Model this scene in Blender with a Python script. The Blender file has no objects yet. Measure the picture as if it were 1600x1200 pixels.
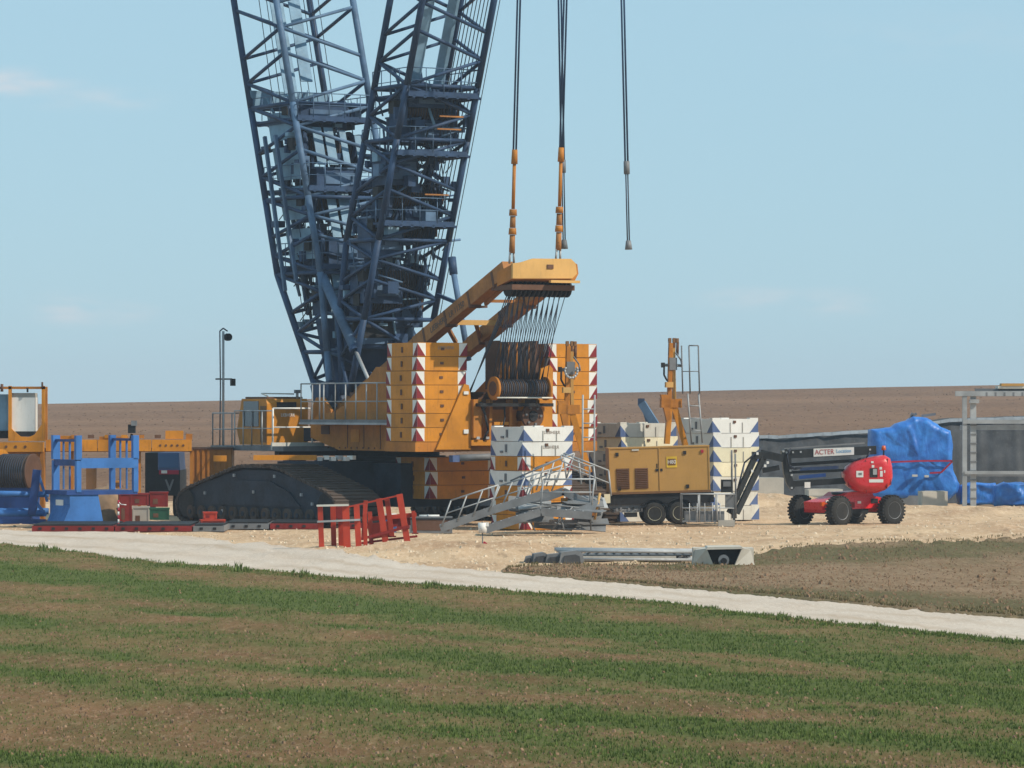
import bpy, math, random
import numpy as np
from mathutils import Vector, Matrix, noise as mnoise
R = math.radians
random.seed(7)
C = bpy.context.scene.collection
sc = bpy.context.scene

# ------------------------------------------------------------------ camera
HAZE = .00026
F = 6400.0            # focal length in photograph pixels (1600 wide)
H = 4.6               # eye height
HY = 640.0            # eye level row in the photograph
cam = bpy.data.cameras.new('camera'); camo = bpy.data.objects.new('camera', cam); C.objects.link(camo)
camo.location = (0, 0, H); camo.rotation_euler = (R(90), 0, 0)
cam.sensor_width = 36; cam.lens = 36 * F / 1600; cam.shift_y = (HY - 600) / 1600
cam.clip_start = 1; cam.clip_end = 6000
sc.camera = camo

# ------------------------------------------------------------------ light
SUN_EL, SUN_AZ = 41, -27          # azimuth measured from +X towards -Y
sdir = Vector((math.cos(R(SUN_EL)) * math.cos(R(SUN_AZ)), math.cos(R(SUN_EL)) * math.sin(R(SUN_AZ)), math.sin(R(SUN_EL))))
sun = bpy.data.lights.new('sun', 'SUN'); suno = bpy.data.objects.new('sun', sun); C.objects.link(suno)
sun.energy = 4.2; sun.angle = R(0.6); sun.color = (1, 0.91, 0.76)
suno.rotation_euler = (-sdir).to_track_quat('-Z', 'Y').to_euler()
world = bpy.data.worlds.new('World'); sc.world = world; world.use_nodes = True
wn = world.node_tree; wn.nodes.clear()
wo = wn.nodes.new('ShaderNodeOutputWorld'); wb = wn.nodes.new('ShaderNodeBackground')
sky = wn.nodes.new('ShaderNodeTexSky'); sky.sky_type = 'NISHITA'; sky.sun_disc = False
sky.sun_elevation = R(SUN_EL); sky.sun_rotation = math.atan2(sdir.x, sdir.y)
sky.air_density = 1.0; sky.dust_density = 0.2; sky.ozone_density = 1.6
tint = wn.nodes.new('ShaderNodeMix'); tint.data_type = 'RGBA'; tint.blend_type = 'MULTIPLY'; tint.inputs[0].default_value = 1
tint.inputs[7].default_value = (0.80, 0.93, 1.0, 1)
# faint thin clouds, fixed to directions of the sky
tc = wn.nodes.new('ShaderNodeTexCoord'); mp = wn.nodes.new('ShaderNodeMapping'); mp.inputs['Scale'].default_value = (30, 8, 110)
cn = wn.nodes.new('ShaderNodeTexNoise'); cn.inputs['Scale'].default_value = 2.0; cn.inputs['Detail'].default_value = 6; cn.inputs['Roughness'].default_value = .55
def wmath(op, a, b):
    n = wn.nodes.new('ShaderNodeMath'); n.operation = op
    for i, v in enumerate((a, b)):
        if isinstance(v, (int, float)): n.inputs[i].default_value = v
        else: wn.links.new(v, n.inputs[i])
    return n.outputs[0]
acc = None
for cx_, cy_, rx_, ry_, st_ in ((20, 135, 110, 24, 1.0), (150, 158, 130, 20, .45), (115, 485, 70, 28, .75), (195, 490, 60, 20, .5), (1180, 468, 110, 20, .5), (1300, 474, 80, 24, .6), (520, 520, 200, 22, .2), (1500, 60, 300, 50, .12), (-700, 300, 300, 60, 1), (2300, 200, 300, 70, 1)):
    m_ = wn.nodes.new('ShaderNodeMapping'); m_.vector_type = 'POINT'; sx_, sz_ = 6400 / rx_, 6400 / ry_
    m_.inputs['Scale'].default_value = (sx_, 1.0, sz_); m_.inputs['Location'].default_value = (-(cx_ - 800) / 6400 * sx_, -1, -(640 - cy_) / 6400 * sz_)
    l_ = wn.nodes.new('ShaderNodeVectorMath'); l_.operation = 'LENGTH'; wn.links.new(tc.outputs['Generated'], m_.inputs[0]); wn.links.new(m_.outputs[0], l_.inputs[0])
    q_ = wn.nodes.new('ShaderNodeMapRange'); q_.interpolation_type = 'SMOOTHSTEP'; q_.inputs[1].default_value = 1.35; q_.inputs[2].default_value = .1; q_.inputs[3].default_value = 0; q_.inputs[4].default_value = st_
    wn.links.new(l_.outputs['Value'], q_.inputs[0]); acc = q_.outputs[0] if acc is None else wmath('MAXIMUM', acc, q_.outputs[0])
cr = wn.nodes.new('ShaderNodeMapRange'); cr.inputs['From Min'].default_value = .36; cr.inputs['From Max'].default_value = .66; cr.inputs['To Max'].default_value = .75
cm = wn.nodes.new('ShaderNodeMix'); cm.data_type = 'RGBA'; cm.inputs[7].default_value = (7.0, 7.0, 7.3, 1)
wn.links.new(tc.outputs['Generated'], mp.inputs[0]); wn.links.new(mp.outputs[0], cn.inputs[0]); wn.links.new(cn.outputs[0], cr.inputs[0])
even = wn.nodes.new('ShaderNodeMix'); even.data_type = 'RGBA'; even.inputs[0].default_value = .82; even.inputs[7].default_value = (4.0, 6.25, 7.6, 1)
wn.links.new(sky.outputs[0], tint.inputs[6]); wn.links.new(tint.outputs[2], even.inputs[6]); wn.links.new(even.outputs[2], cm.inputs[6]); wn.links.new(wmath('MULTIPLY', cr.outputs[0], acc), cm.inputs[0])
wn.links.new(cm.outputs[2], wb.inputs[0]); wb.inputs[1].default_value = 0.105
wn.links.new(wb.outputs[0], wo.inputs[0])
sc.view_settings.view_transform = 'Standard'; sc.view_settings.look = 'None'
sc.view_settings.exposure = 0.0; sc.view_settings.gamma = 1.0; sc.view_settings.use_curve_mapping = False
try:
    sc.cycles.max_bounces = 5; sc.cycles.diffuse_bounces = 2; sc.cycles.use_adaptive_sampling = True
except Exception: pass

# ------------------------------------------------------------------ materials
MATS = {}
def newmat(name):
    m = bpy.data.materials.new(name); m.use_nodes = True; MATS[name] = m
    nt = m.node_tree; b = nt.nodes['Principled BSDF']
    return m, nt, b
def nd(nt, t, **kw):
    n = nt.nodes.new('ShaderNode' + t)
    for k, v in kw.items(): setattr(n, k, v)
    return n
def mixc(nt, fac, a, b, bt='MIX'):
    n = nd(nt, 'Mix', data_type='RGBA', blend_type=bt)
    for i, v in ((0, fac), (6, a), (7, b)):
        if isinstance(v, (int, float)): n.inputs[i].default_value = v
        elif isinstance(v, tuple): n.inputs[i].default_value = (*v, 1) if len(v) == 3 else v
        else: nt.links.new(v, n.inputs[i])
    return n.outputs[2]
def noise(nt, vec, scale, detail=4, rough=.6, dist=0):
    n = nd(nt, 'TexNoise'); n.inputs['Scale'].default_value = scale; n.inputs['Detail'].default_value = detail
    n.inputs['Roughness'].default_value = rough; n.inputs['Distortion'].default_value = dist
    if vec is not None: nt.links.new(vec, n.inputs['Vector'])
    return n.outputs[0]
def rng(nt, v, a, b, c=0.0, d=1.0):
    n = nd(nt, 'MapRange'); nt.links.new(v, n.inputs[0])
    for i, x in zip((1, 2, 3, 4), (a, b, c, d)): n.inputs[i].default_value = x
    return n.outputs[0]
def mapping(nt, vec, scale=(1, 1, 1), rot=(0, 0, 0)):
    n = nd(nt, 'Mapping'); n.inputs['Scale'].default_value = scale; n.inputs['Rotation'].default_value = rot
    nt.links.new(vec, n.inputs[0]); return n.outputs[0]
def paint(name, col, rough=.5, metal=0.0, wear=.35, wearcol=(.10, .055, .03), vary=.22, streak=.25, spec=.25):
    m, nt, b = newmat(name)
    g = nd(nt, 'NewGeometry'); p = g.outputs['Position']
    c2 = tuple(x * (1 - vary) for x in col); c3 = tuple(min(1, x * (1 + vary * .6)) for x in col)
    base = mixc(nt, rng(nt, noise(nt, p, 1.1, 3), .35, .65), c2, c3)
    st = noise(nt, mapping(nt, p, (9, 9, 1.1)), 1.0, 4, .7)
    base = mixc(nt, rng(nt, st, .55, .78, 0, streak), base, wearcol)
    sp = noise(nt, p, 9, 6, .75)
    base = mixc(nt, rng(nt, sp, .60, .72, 0, wear), base, wearcol)
    oi = nd(nt, 'ObjectInfo'); base = mixc(nt, 1.0, base, mixc(nt, oi.outputs['Random'], (.86, .87, .88), (1.06, 1.04, 1.02)), 'MULTIPLY')
    nt.links.new(base, b.inputs['Base Color'])
    b.inputs['Metallic'].default_value = metal; b.inputs['Specular IOR Level'].default_value = spec
    nt.links.new(rng(nt, sp, .3, .7, rough - .12, rough + .2), b.inputs['Roughness'])
    bp = nd(nt, 'Bump'); bp.inputs['Strength'].default_value = .25; bp.inputs['Distance'].default_value = .02
    nt.links.new(sp, bp.inputs['Height']); nt.links.new(bp.outputs[0], b.inputs['Normal'])
    return m
paint('orange', (.58, .225, .018), .5, wear=.6, vary=.17, streak=.45)
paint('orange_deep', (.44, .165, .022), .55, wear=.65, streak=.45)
paint('orange_grime_shade', (.36, .155, .045), .65, wear=.8, wearcol=(.10, .06, .045), vary=.3, streak=.5)  # heavy grime, plus the gantry arms' shade painted in as a browner base
paint('orange_pale', (.62, .36, .12), .6, wear=.25, vary=.10)
paint('ochre', (.48, .265, .075), .55, wear=.25, vary=.07, streak=.15)
paint('ochre_dark', (.20, .10, .04), .6)
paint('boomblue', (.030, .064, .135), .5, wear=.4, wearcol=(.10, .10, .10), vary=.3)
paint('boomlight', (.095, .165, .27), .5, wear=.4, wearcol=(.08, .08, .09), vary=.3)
paint('plateblue', (.20, .33, .45), .6, wear=.2, wearcol=(.1, .12, .14))
paint('darkblue', (.022, .035, .055), .55, wear=.5, wearcol=(.07, .06, .05), vary=.4)
paint('trackbrown', (.085, .062, .050), .8, wear=.5, wearcol=(.17, .12, .08), vary=.3)
paint('black', (.018, .018, .020), .6, wear=.3, wearcol=(.08, .07, .06))
paint('tyre', (.030, .029, .028), .85, wear=.5, wearcol=(.11, .09, .07))
paint('rope', (.04, .05, .075), .6, wear=.4, wearcol=(.10, .07, .05))
paint('ropebrown', (.070, .048, .040), .8, wear=.5, wearcol=(.22, .11, .04))
paint('machinery', (.13, .065, .040), .7, wear=.6, wearcol=(.03, .025, .022))
paint('galv', (.40, .41, .42), .5, metal=.25, wear=.4, wearcol=(.17, .15, .13))
paint('galvdark', (.20, .205, .215), .6, metal=.2, wear=.5, wearcol=(.10, .085, .07))
paint('white', (.74, .73, .70), .5, wear=.35, wearcol=(.34, .27, .20), vary=.07)
paint('dirtywhite', (.62, .60, .54), .6, wear=.6, wearcol=(.28, .18, .11), vary=.12, streak=.45)
paint('creamwhite', (.72, .66, .48), .6, wear=.6, wearcol=(.40, .20, .10), vary=.10, streak=.5)
paint('markred', (.22, .018, .025), .5, wear=.2, vary=.1)
paint('markblue', (.085, .13, .27), .5, wear=.5, wearcol=(.3, .3, .3), vary=.15)
paint('steelblue', (.045, .16, .43), .5, wear=.35, wearcol=(.02, .06, .16), vary=.2)
paint('steelbluedark', (.020, .062, .22), .5, wear=.4, vary=.25)
paint('red', (.42, .045, .022), .5, wear=.4, wearcol=(.16, .03, .02), vary=.22)
paint('reddark', (.20, .018, .016), .6, wear=.4, wearcol=(.06, .04, .03), vary=.25)
paint('liftred', (.62, .016, .022), .3, wear=.1, vary=.06, streak=.08, spec=.6)
paint('liftblack', (.022, .024, .026), .45, wear=.3, wearcol=(.10, .09, .08))
paint('green', (.018, .085, .048), .5, wear=.4)
paint('concrete', (.42, .40, .36), .9, wear=.4, wearcol=(.22, .20, .17), vary=.15)
paint('concretelight', (.52, .48, .42), .9, wear=.4, wearcol=(.30, .26, .22), vary=.12)
paint('sheet', (.060, .062, .068), .6, wear=.6, wearcol=(.15, .14, .13), vary=.35, streak=.5)
paint('sheetedge', (.42, .47, .52), .7, wear=.3, wearcol=(.2, .2, .2))
paint('rim', (.36, .35, .26), .6, wear=.5, wearcol=(.10, .08, .06))
paint('yellow', (.75, .48, .04), .5, wear=.1)
paint('soil', (.26, .17, .105), .95, wear=.6, wearcol=(.12, .08, .05), vary=.35)
paint('strapred', (.40, .02, .05), .6, wear=.1)
paint('bordeaux', (.13, .015, .03), .6, wear=.2)
m, nt, b = newmat('tarp')
g = nd(nt, 'NewGeometry'); p = g.outputs['Position']
nt.links.new(mixc(nt, rng(nt, noise(nt, p, 2.5, 5, .65), .35, .7), (.018, .12, .45), (.04, .23, .66)), b.inputs['Base Color'])
b.inputs['Roughness'].default_value = .42
bp = nd(nt, 'Bump'); bp.inputs['Strength'].default_value = .7; bp.inputs['Distance'].default_value = .06
nt.links.new(noise(nt, mapping(nt, p, (2.2, 2.2, .8)), 1.2, 5, .6, 1.0), bp.inputs['Height']); nt.links.new(bp.outputs[0], b.inputs['Normal'])
m, nt, b = newmat('glass'); b.inputs['Base Color'].default_value = (.03, .04, .05, 1); b.inputs['Roughness'].default_value = .08; b.inputs['Specular IOR Level'].default_value = .8
m, nt, b = newmat('glassreflect'); b.inputs['Base Color'].default_value = (.05, .12, .25, 1); b.inputs['Roughness'].default_value = .15  # blue reflection painted into the glass colour
m, nt, b = newmat('amber'); b.inputs['Base Color'].default_value = (.55, .10, .02, 1); b.inputs['Roughness'].default_value = .2
m, nt, b = newmat('ink'); b.inputs['Base Color'].default_value = (.02, .02, .02, 1)
m, nt, b = newmat('inkfaint'); b.inputs['Base Color'].default_value = (.30, .24, .20, 1)
m, nt, b = newmat('inkred'); b.inputs['Base Color'].default_value = (.35, .03, .03, 1)
m, nt, b = newmat('inkblue'); b.inputs['Base Color'].default_value = (.08, .30, .55, 1)

def ground_mat(name, cols, sc1, stretch=None, bump=.5, dist=.08, fine=22, attr=None, speck=None, bscale=6, dk=.75, pit=.38):
    """cols: dark, mid, light"""
    m, nt, b = newmat(name)
    g = nd(nt, 'NewGeometry'); p = g.outputs['Position']
    q = mapping(nt, p, *stretch) if stretch else p
    a = noise(nt, q, sc1, 5, .6)
    base = mixc(nt, rng(nt, a, .32, .68), cols[0], cols[1])
    pe = mapping(nt, p, (1, .16, 1))      # clods seen as upright grains
    f = noise(nt, pe, fine, 4, .8)
    base = mixc(nt, rng(nt, f, .50, .72, 0, .85), base, cols[2])
    f2 = noise(nt, pe, fine * .45, 3, .7)
    base = mixc(nt, rng(nt, f2, .56, .70, 0, dk), base, tuple(x * pit for x in cols[0]))  # dark flecks paint in the shade of cavities between clods
    if attr == 'road':
        at = nd(nt, 'Attribute', attribute_name='green'); base = mixc(nt, rng(nt, at.outputs['Fac'], .1, 1.0, 0, .65), base, (.36, .255, .17))
    elif attr == 'weeds':
        at = nd(nt, 'Attribute', attribute_name='green'); base = mixc(nt, rng(nt, at.outputs['Fac'], .1, .9, 0, .8), base, mixc(nt, rng(nt, f, .35, .65), (.085, .085, .032), (.17, .145, .065)))
    elif attr:
        at = nd(nt, 'Attribute', attribute_name='green')
        gcol = mixc(nt, rng(nt, f, .35, .65), (.070, .105, .024), (.12, .155, .040))
        base = mixc(nt, rng(nt, at.outputs['Fac'], .12, .95, 0, .92), base, gcol)
    nt.links.new(base, b.inputs['Base Color']); b.inputs['Roughness'].default_value = 1; b.inputs['Specular IOR Level'].default_value = .1
    bp = nd(nt, 'Bump'); bp.inputs['Strength'].default_value = bump; bp.inputs['Distance'].default_value = dist
    nt.links.new(noise(nt, p, bscale, 8, .75), bp.inputs['Height']); nt.links.new(bp.outputs[0], b.inputs['Normal'])
    return m
ground_mat('m_hill', ((.155, .082, .046), (.235, .130, .075), (.28, .18, .115)), .03, ((.5, 1.0, 1), (0, 0, R(3))), .6, .4, fine=2.2, bscale=.8, dk=.45)
ground_mat('m_field', ((.19, .095, .045), (.30, .162, .080), (.42, .275, .17)), .35, ((1, .45, 1), (0, 0, R(25))), 1, .09, fine=9, attr=True, dk=.5, pit=.5)
ground_mat('m_road', ((.50, .40, .32), (.57, .475, .395), (.64, .56, .48)), .5, ((1, .3, 1), (0, 0, R(20))), .35, .03, fine=14, dk=.4, pit=.65, attr='road')
ground_mat('m_pad', ((.44, .275, .165), (.66, .46, .29), (.78, .60, .42)), .30, ((1, .5, 1), (0, 0, 0)), .8, .10, fine=6, bscale=4, dk=.6, pit=.55)
ground_mat('m_verge', ((.24, .155, .085), (.34, .22, .135), (.46, .34, .22)), .4, None, 1, .12, fine=9, dk=.5, pit=.5, attr='weeds')
def leafmat(name, c1, c2):
    m, nt, b = newmat(name); g = nd(nt, 'NewGeometry')
    n = noise(nt, g.outputs['Position'], 1.7, 5, .8)
    nt.links.new(mixc(nt, rng(nt, n, .35, .65), c1, c2), b.inputs['Base Color']); b.inputs['Roughness'].default_value = .8; b.inputs['Specular IOR Level'].default_value = .15
leafmat('crop', (.078, .118, .026), (.15, .195, .05))
leafmat('dryweed', (.115, .105, .042), (.27, .205, .105))
leafmat('clod', (.13, .072, .038), (.31, .20, .125))
leafmat('darkclod', (.09, .05, .03), (.20, .12, .075))
leafmat('stone', (.44, .31, .20), (.72, .60, .45))

# ------------------------------------------------------------------ mesh helper
def frame_from(d, up=Vector((0, 0, 1))):
    d = d.normalized()
    if abs(d.dot(up)) > .98: up = Vector((0, 1, 0))
    s = d.cross(up).normalized(); u = s.cross(d).normalized()
    return s, u
class MB:
    def __init__(s, M=None): s.v = []; s.f = []; s.m = []; s.s = []; s.M = M
    def add(s, vs, fs, mat, smooth=False):
        o = len(s.v)
        if s.M is not None: vs = [s.M @ Vector(v) for v in vs]
        s.v += [tuple(v) for v in vs]
        for f in fs: s.f.append(tuple(i + o for i in f)); s.m.append(mat); s.s.append(smooth)
        return s
    def box(s, c, d, mat, rz=0, ry=0, rx=0):
        c = Vector(c); m = Matrix.Rotation(R(rz), 3, 'Z') @ Matrix.Rotation(R(ry), 3, 'Y') @ Matrix.Rotation(R(rx), 3, 'X')
        vs = [c + m @ Vector((x * d[0] / 2, y * d[1] / 2, z * d[2] / 2)) for z in (-1, 1) for y in (-1, 1) for x in (-1, 1)]
        return s.add(vs, [(0, 2, 3, 1), (4, 5, 7, 6), (0, 1, 5, 4), (2, 6, 7, 3), (0, 4, 6, 2), (1, 3, 7, 5)], mat)
    def bx(s, x0, x1, y0, y1, z0, z1, mat): return s.box(((x0 + x1) / 2, (y0 + y1) / 2, (z0 + z1) / 2), (abs(x1 - x0), abs(y1 - y0), abs(z1 - z0)), mat)
    def bar(s, p, q, w, h, mat, up=(0, 0, 1)):
        p = Vector(p); q = Vector(q); a, u = frame_from(q - p, Vector(up)); a = a * w / 2; u = u * h / 2
        vs = [p - a - u, p + a - u, p + a + u, p - a + u, q - a - u, q + a - u, q + a + u, q - a + u]
        return s.add(vs, [(0, 1, 2, 3), (7, 6, 5, 4), (0, 4, 5, 1), (1, 5, 6, 2), (2, 6, 7, 3), (3, 7, 4, 0)], mat)
    def tube(s, p, q, r, mat, n=8, r2=None):
        p = Vector(p); q = Vector(q); r2 = r if r2 is None else r2; a, u = frame_from(q - p)
        vs = []
        for c, rr in ((p, r), (q, r2)):
            for i in range(n):
                t = 2 * math.pi * i / n; vs.append(c + (a * math.cos(t) + u * math.sin(t)) * rr)
        s.add(vs, [(i, (i + 1) % n, n + (i + 1) % n, n + i) for i in range(n)], mat, n > 4)
        o = len(s.v) - 2 * n
        s.f.append(tuple(o + i for i in reversed(range(n)))); s.m.append(mat); s.s.append(False)
        s.f.append(tuple(o + n + i for i in range(n))); s.m.append(mat); s.s.append(False)
        return s
    def path(s, pts, r, mat, n=6):
        for a, b in zip(pts[:-1], pts[1:]): s.tube(a, b, r, mat, n)
        return s
    def ext(s, poly, vec, mat, smooth=False):
        n = len(poly); poly = [Vector(p) for p in poly]; vec = Vector(vec)
        vs = poly + [p + vec for p in poly]
        fs = [tuple(reversed(range(n))), tuple(range(n, 2 * n))] + [(i, (i + 1) % n, n + (i + 1) % n, n + i) for i in range(n)]
        nrm = Vector((0, 0, 0))
        for i in range(n): nrm += poly[i].cross(poly[(i + 1) % n])
        if nrm.dot(vec) < 0: fs = [tuple(reversed(f)) for f in fs]
        return s.add(vs, fs, mat, smooth)
    def rings(s, rings, mat, caps=True, smooth=True):
        n = len(rings[0]); vs = [p for r in rings for p in r]; fs = []
        for k in range(len(rings) - 1):
            for i in range(n): fs.append((k * n + i, k * n + (i + 1) % n, (k + 1) * n + (i + 1) % n, (k + 1) * n + i))
        s.add(vs, fs, mat, smooth)
        if caps:
            o = len(s.v) - len(vs)
            s.f.append(tuple(o + i for i in reversed(range(n)))); s.m.append(mat); s.s.append(False)
            s.f.append(tuple(o + len(vs) - n + i for i in range(n))); s.m.append(mat); s.s.append(False)
        return s
    def mesh(s, name):
        me = bpy.data.meshes.new(name); me.from_pydata(s.v, [], s.f)
        names = []
        for k in s.m:
            if k not in names: names.append(k)
        for k in names: me.materials.append(MATS[k])
        me.polygons.foreach_set('material_index', [names.index(k) for k in s.m])
        me.polygons.foreach_set('use_smooth', s.s)
        me.update(); return me
    def build(s, name, parent=None, loc=None, rz=0):
        o = bpy.data.objects.new(name, s.mesh(name)); C.objects.link(o)
        if parent: o.parent = parent
        if loc is not None: o.location = loc; o.rotation_euler = (0, 0, R(rz))
        return o
def tag(o, label=None, cat=None, group=None, kind=None):
    if label: o['label'] = label
    if cat: o['category'] = cat
    if group: o['group'] = group
    if kind: o['kind'] = kind
    return o
def thing(name, label, cat, loc=(0, 0, 0), rz=0, group=None, ry=0):
    o = bpy.data.objects.new(name, None); C.objects.link(o); o.location = loc; o.rotation_euler = (0, R(ry), R(rz)); o.empty_display_size = .3
    return tag(o, label, cat, group)
def W(px, py, Y): return Vector(((px - 800) / F * Y, Y, H - (py - HY) / F * Y))
def gx(px, Y): return (px - 800) / F * Y
def gz(py, Y): return H - (py - HY) / F * Y
def text(name, s, size, mat, parent, M, sx=1.0, label=None):
    cu = bpy.data.curves.new('txt', 'FONT'); cu.body = s; cu.size = size; cu.extrude = .004; cu.align_x = 'CENTER'; cu.align_y = 'CENTER'
    to = bpy.data.objects.new('txt', cu); C.objects.link(to)
    dg = bpy.context.evaluated_depsgraph_get(); dg.update()
    me = bpy.data.meshes.new_from_object(to.evaluated_get(dg)); bpy.data.objects.remove(to)
    me.transform(M @ Matrix.Diagonal((sx, 1, 1, 1))); me.materials.clear(); me.materials.append(MATS[mat]); me.name = name
    o = bpy.data.objects.new(name, me); C.objects.link(o); o.parent = parent
    return o
def facing(loc, rz=0, rx=90, ry=0):   # text plane standing up, reading along local x turned by rz
    return Matrix.Translation(Vector(loc)) @ Matrix.Rotation(R(rz), 4, 'Z') @ Matrix.Rotation(R(ry), 4, 'Y') @ Matrix.Rotation(R(rx), 4, 'X')
def railing(mb, pts, h, mat, r=.022, mid=True, step=.9):
    """pts: deck edge polyline"""
    pts = [Vector(p) for p in pts]; up = Vector((0, 0, h))
    for a, b in zip(pts[:-1], pts[1:]):
        mb.tube(a + up, b + up, r, mat, 6)
        if mid: mb.tube(a + up * .5, b + up * .5, r * .8, mat, 6)
        n = max(1, int(round((b - a).length / step)))
        for i in range(n + 1):
            p = a.lerp(b, i / n); mb.tube(p, p + up, r, mat, 6)
def ladder(mb, a, b, w, mat, side=(1, 0, 0), step=.3, r=.02):
    a = Vector(a); b = Vector(b); s = Vector(side).normalized() * w / 2
    mb.tube(a - s, b - s, r, mat, 6); mb.tube(a + s, b + s, r, mat, 6)
    n = int((b - a).length / step)
    for i in range(1, n):
        p = a.lerp(b, i / n); mb.tube(p - s, p + s, r * .8, mat, 6)

# ------------------------------------------------------------------ terrain
def hgt(x, y):
    z = .05 * mnoise.noise((x * .35, y * .35, 0)) + .025 * mnoise.noise((x * 1.3, y * 1.3, 3))
    for mx, my, mr, mh in ((-2.6, 130, 4.2, .34), (-7.0, 136, 2.6, .16), (3.2, 133, 3.5, .22), (11.5, 140, 5, .10), (5.9, 146, 2.2, -.12), (17.5, 152, 5, .28), (8.6, 190, 4.5, .5), (13, 188, 5, .35), (21, 180, 6, .25)):
        d2 = ((x - mx) ** 2 + ((y - my) * .7) ** 2) / mr ** 2
        if d2 < 6: z += mh * math.exp(-d2) * (1 + .5 * mnoise.noise((x * .8, y * .5, 2)))
    if 120 < y < 205: z += .05 * mnoise.noise((x * .9, y * .45, 11)) * (1 if y < 150 else .5)
    if y > 205:
        t = min(1, (y - 205) / 395.0)
        side = 1 + .00115 * x * 0  # level
        top = 6.75 + .0175 * x + .35 * mnoise.noise((x * .008, 5, 0))
        z += top * (t ** 1.25) if y <= 600 else top - (y - 600) * .012
    return z
def interp(pts, x):
    if x <= pts[0][0]: (a, b), (c, d) = pts[0], pts[1]
    elif x >= pts[-1][0]: (a, b), (c, d) = pts[-2], pts[-1]
    else:
        for (a, b), (c, d) in zip(pts[:-1], pts[1:]):
            if a <= x <= c: break
    return b + (d - b) * (x - a) / (c - a)
ROAD_LO = [(-3500, 803), (-600, 800), (0, 851), (250, 880), (450, 897), (650, 915), (800, 926), (1025, 943), (1200, 965), (1400, 985), (1600, 1006)]
ROAD_UP = [(-3500, 790), (-600, 788), (0, 829), (200, 832), (330, 842), (420, 858), (500, 869), (650, 884), (800, 896), (1000, 914), (1200, 932), (1400, 951), (1600, 967)]
VERGE_UP = [(780, 892), (850, 885), (1000, 883), (1085, 885), (1180, 868), (1250, 857), (1400, 853), (1600, 845), (4200, 805)]
def Yof(py): return H * F / (py - HY)
def pxmap(u, x0, x1):      # finer columns in the middle, coarser far to the sides
    a, b = max(x0, -120), min(x1, 1720); ul = .12 if x0 < -120 else 0; ur = .88 if x1 > 1720 else 1
    if u < ul: return x0 + (a - x0) * u / ul
    if u > ur: return b + (x1 - b) * (u - ur) / (1 - ur)
    return a + (b - a) * (u - ul) / (ur - ul)
def strip(name, lo, up, x0, x1, nx, ny, mat, off, jl=0, ju=0, attr=None):
    vs = []; gv = []
    for j in range(-1, ny + 2):
        t = min(1, max(0, j / ny)); out = (j < 0 or j > ny)
        for i in range(nx + 1):
            px = pxmap(i / nx, x0, x1)
            yl = (lo if not isinstance(lo, list) else interp(lo, px)) + jl * (mnoise.noise((px * .05, 1, 7)) + .6 * mnoise.noise((px * .19, 4, 7)))
            yu = (up if not isinstance(up, list) else interp(up, px)) + ju * (mnoise.noise((px * .05, 9, 2)) + .6 * mnoise.noise((px * .19, 14, 7)))
            Yl, Yu = Yof(max(yl, yu + 1)), Yof(yu)
            Y = Yl + (Yu - Yl) * t; Y += (.5 if j > ny else (-.5 if j < 0 else 0)) * (.6 if jl or ju else 0); X = gx(px, Y); vs.append((X, Y, hgt(X, Y) + off - (.10 if out else 0)))
            if attr: gv.append(attr(X, Y, t))
    fs = [(j * (nx + 1) + i, j * (nx + 1) + i + 1, (j + 1) * (nx + 1) + i + 1, (j + 1) * (nx + 1) + i) for j in range(ny + 2) for i in range(nx)]
    me = bpy.data.meshes.new(name); me.from_pydata(vs, [], fs); me.materials.append(MATS[mat])
    me.polygons.foreach_set('use_smooth', [True] * len(fs))
    if attr:
        a = me.attributes.new('green', 'FLOAT', 'POINT'); a.data.foreach_set('value', gv)
    me.update(); o = bpy.data.objects.new(name, me); C.objects.link(o); return tag(o, kind='structure')
# green crop stripes, described as lines across the field in world space
STR = []
for a, b, w, s in (((-200, 880), (2000, 1110), 1.0, 1), ((0, 893), (1600, 1052), 1.9, 1), ((0, 978), (1600, 1100), 1.8, 1.0), ((0, 1050), (1600, 1260), 1.0, .8),
                ((0, 935), (1600, 1075), .6, .45), ((300, 1075), (1600, 1175), 1.2, 1.0), ((0, 1190), (1600, 1330), .9, .7), ((0, 858), (1600, 1012), 1.6, .45), ((0, 1015), (1600, 1140), .7, .5)):
    A = Vector((gx(a[0], Yof(a[1])), Yof(a[1]))); B = Vector((gx(b[0], Yof(b[1])), Yof(b[1]))); STR.append((A, (B - A).normalized(), w, s))
def rut(x, y, t):
    w = .05 * mnoise.noise((x * .12, y * .08, 2)); return max(0, (math.exp(-((t - .27 - w) / .07) ** 2) + math.exp(-((t - .66 - w) / .07) ** 2)) * (.55 + .6 * mnoise.noise((x * .3, y * .1, 6))) + .6 * max(0, mnoise.noise((x * .35, y * .15, 3)) - .1) + 1.3 * max(0, abs(t - .5) * 2 - .82) * 2)
def vgreen(x, y, t):
    n = mnoise.noise((x * .25, y * .12, 5)) + .5 * mnoise.noise((x * .9, y * .3, 9)); return max(0, min(1, math.exp(-((t - .86) / .17) ** 2) * (.95 + 1.1 * n) + math.exp(-((t - .05) / .13) ** 2) * (.8 + .8 * n) + .5 * max(0, n)))
def green(x, y, t=0):
    P = Vector((x, y)); g = 0
    for k, (A, d, w, s) in enumerate(STR):
        r = P - A; dist = abs(r.x * d.y - r.y * d.x + .9 * mnoise.noise((x * .07, y * .05, k * 3.1)))
        along = .72 + .8 * mnoise.noise((x * .10 + k * 7, y * .055, k))
        g = max(g, s * along * math.exp(-(dist / w) ** 2 * .8))
    g += .30 * mnoise.noise((x * .5, y * .3, 1)) + .34 + .22 * mnoise.noise((x * 1.6, y * .9, 4))
    g += .25 * max(0, mnoise.noise((x * .16, y * .09, 8)))
    return max(0, min(1, g))
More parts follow.
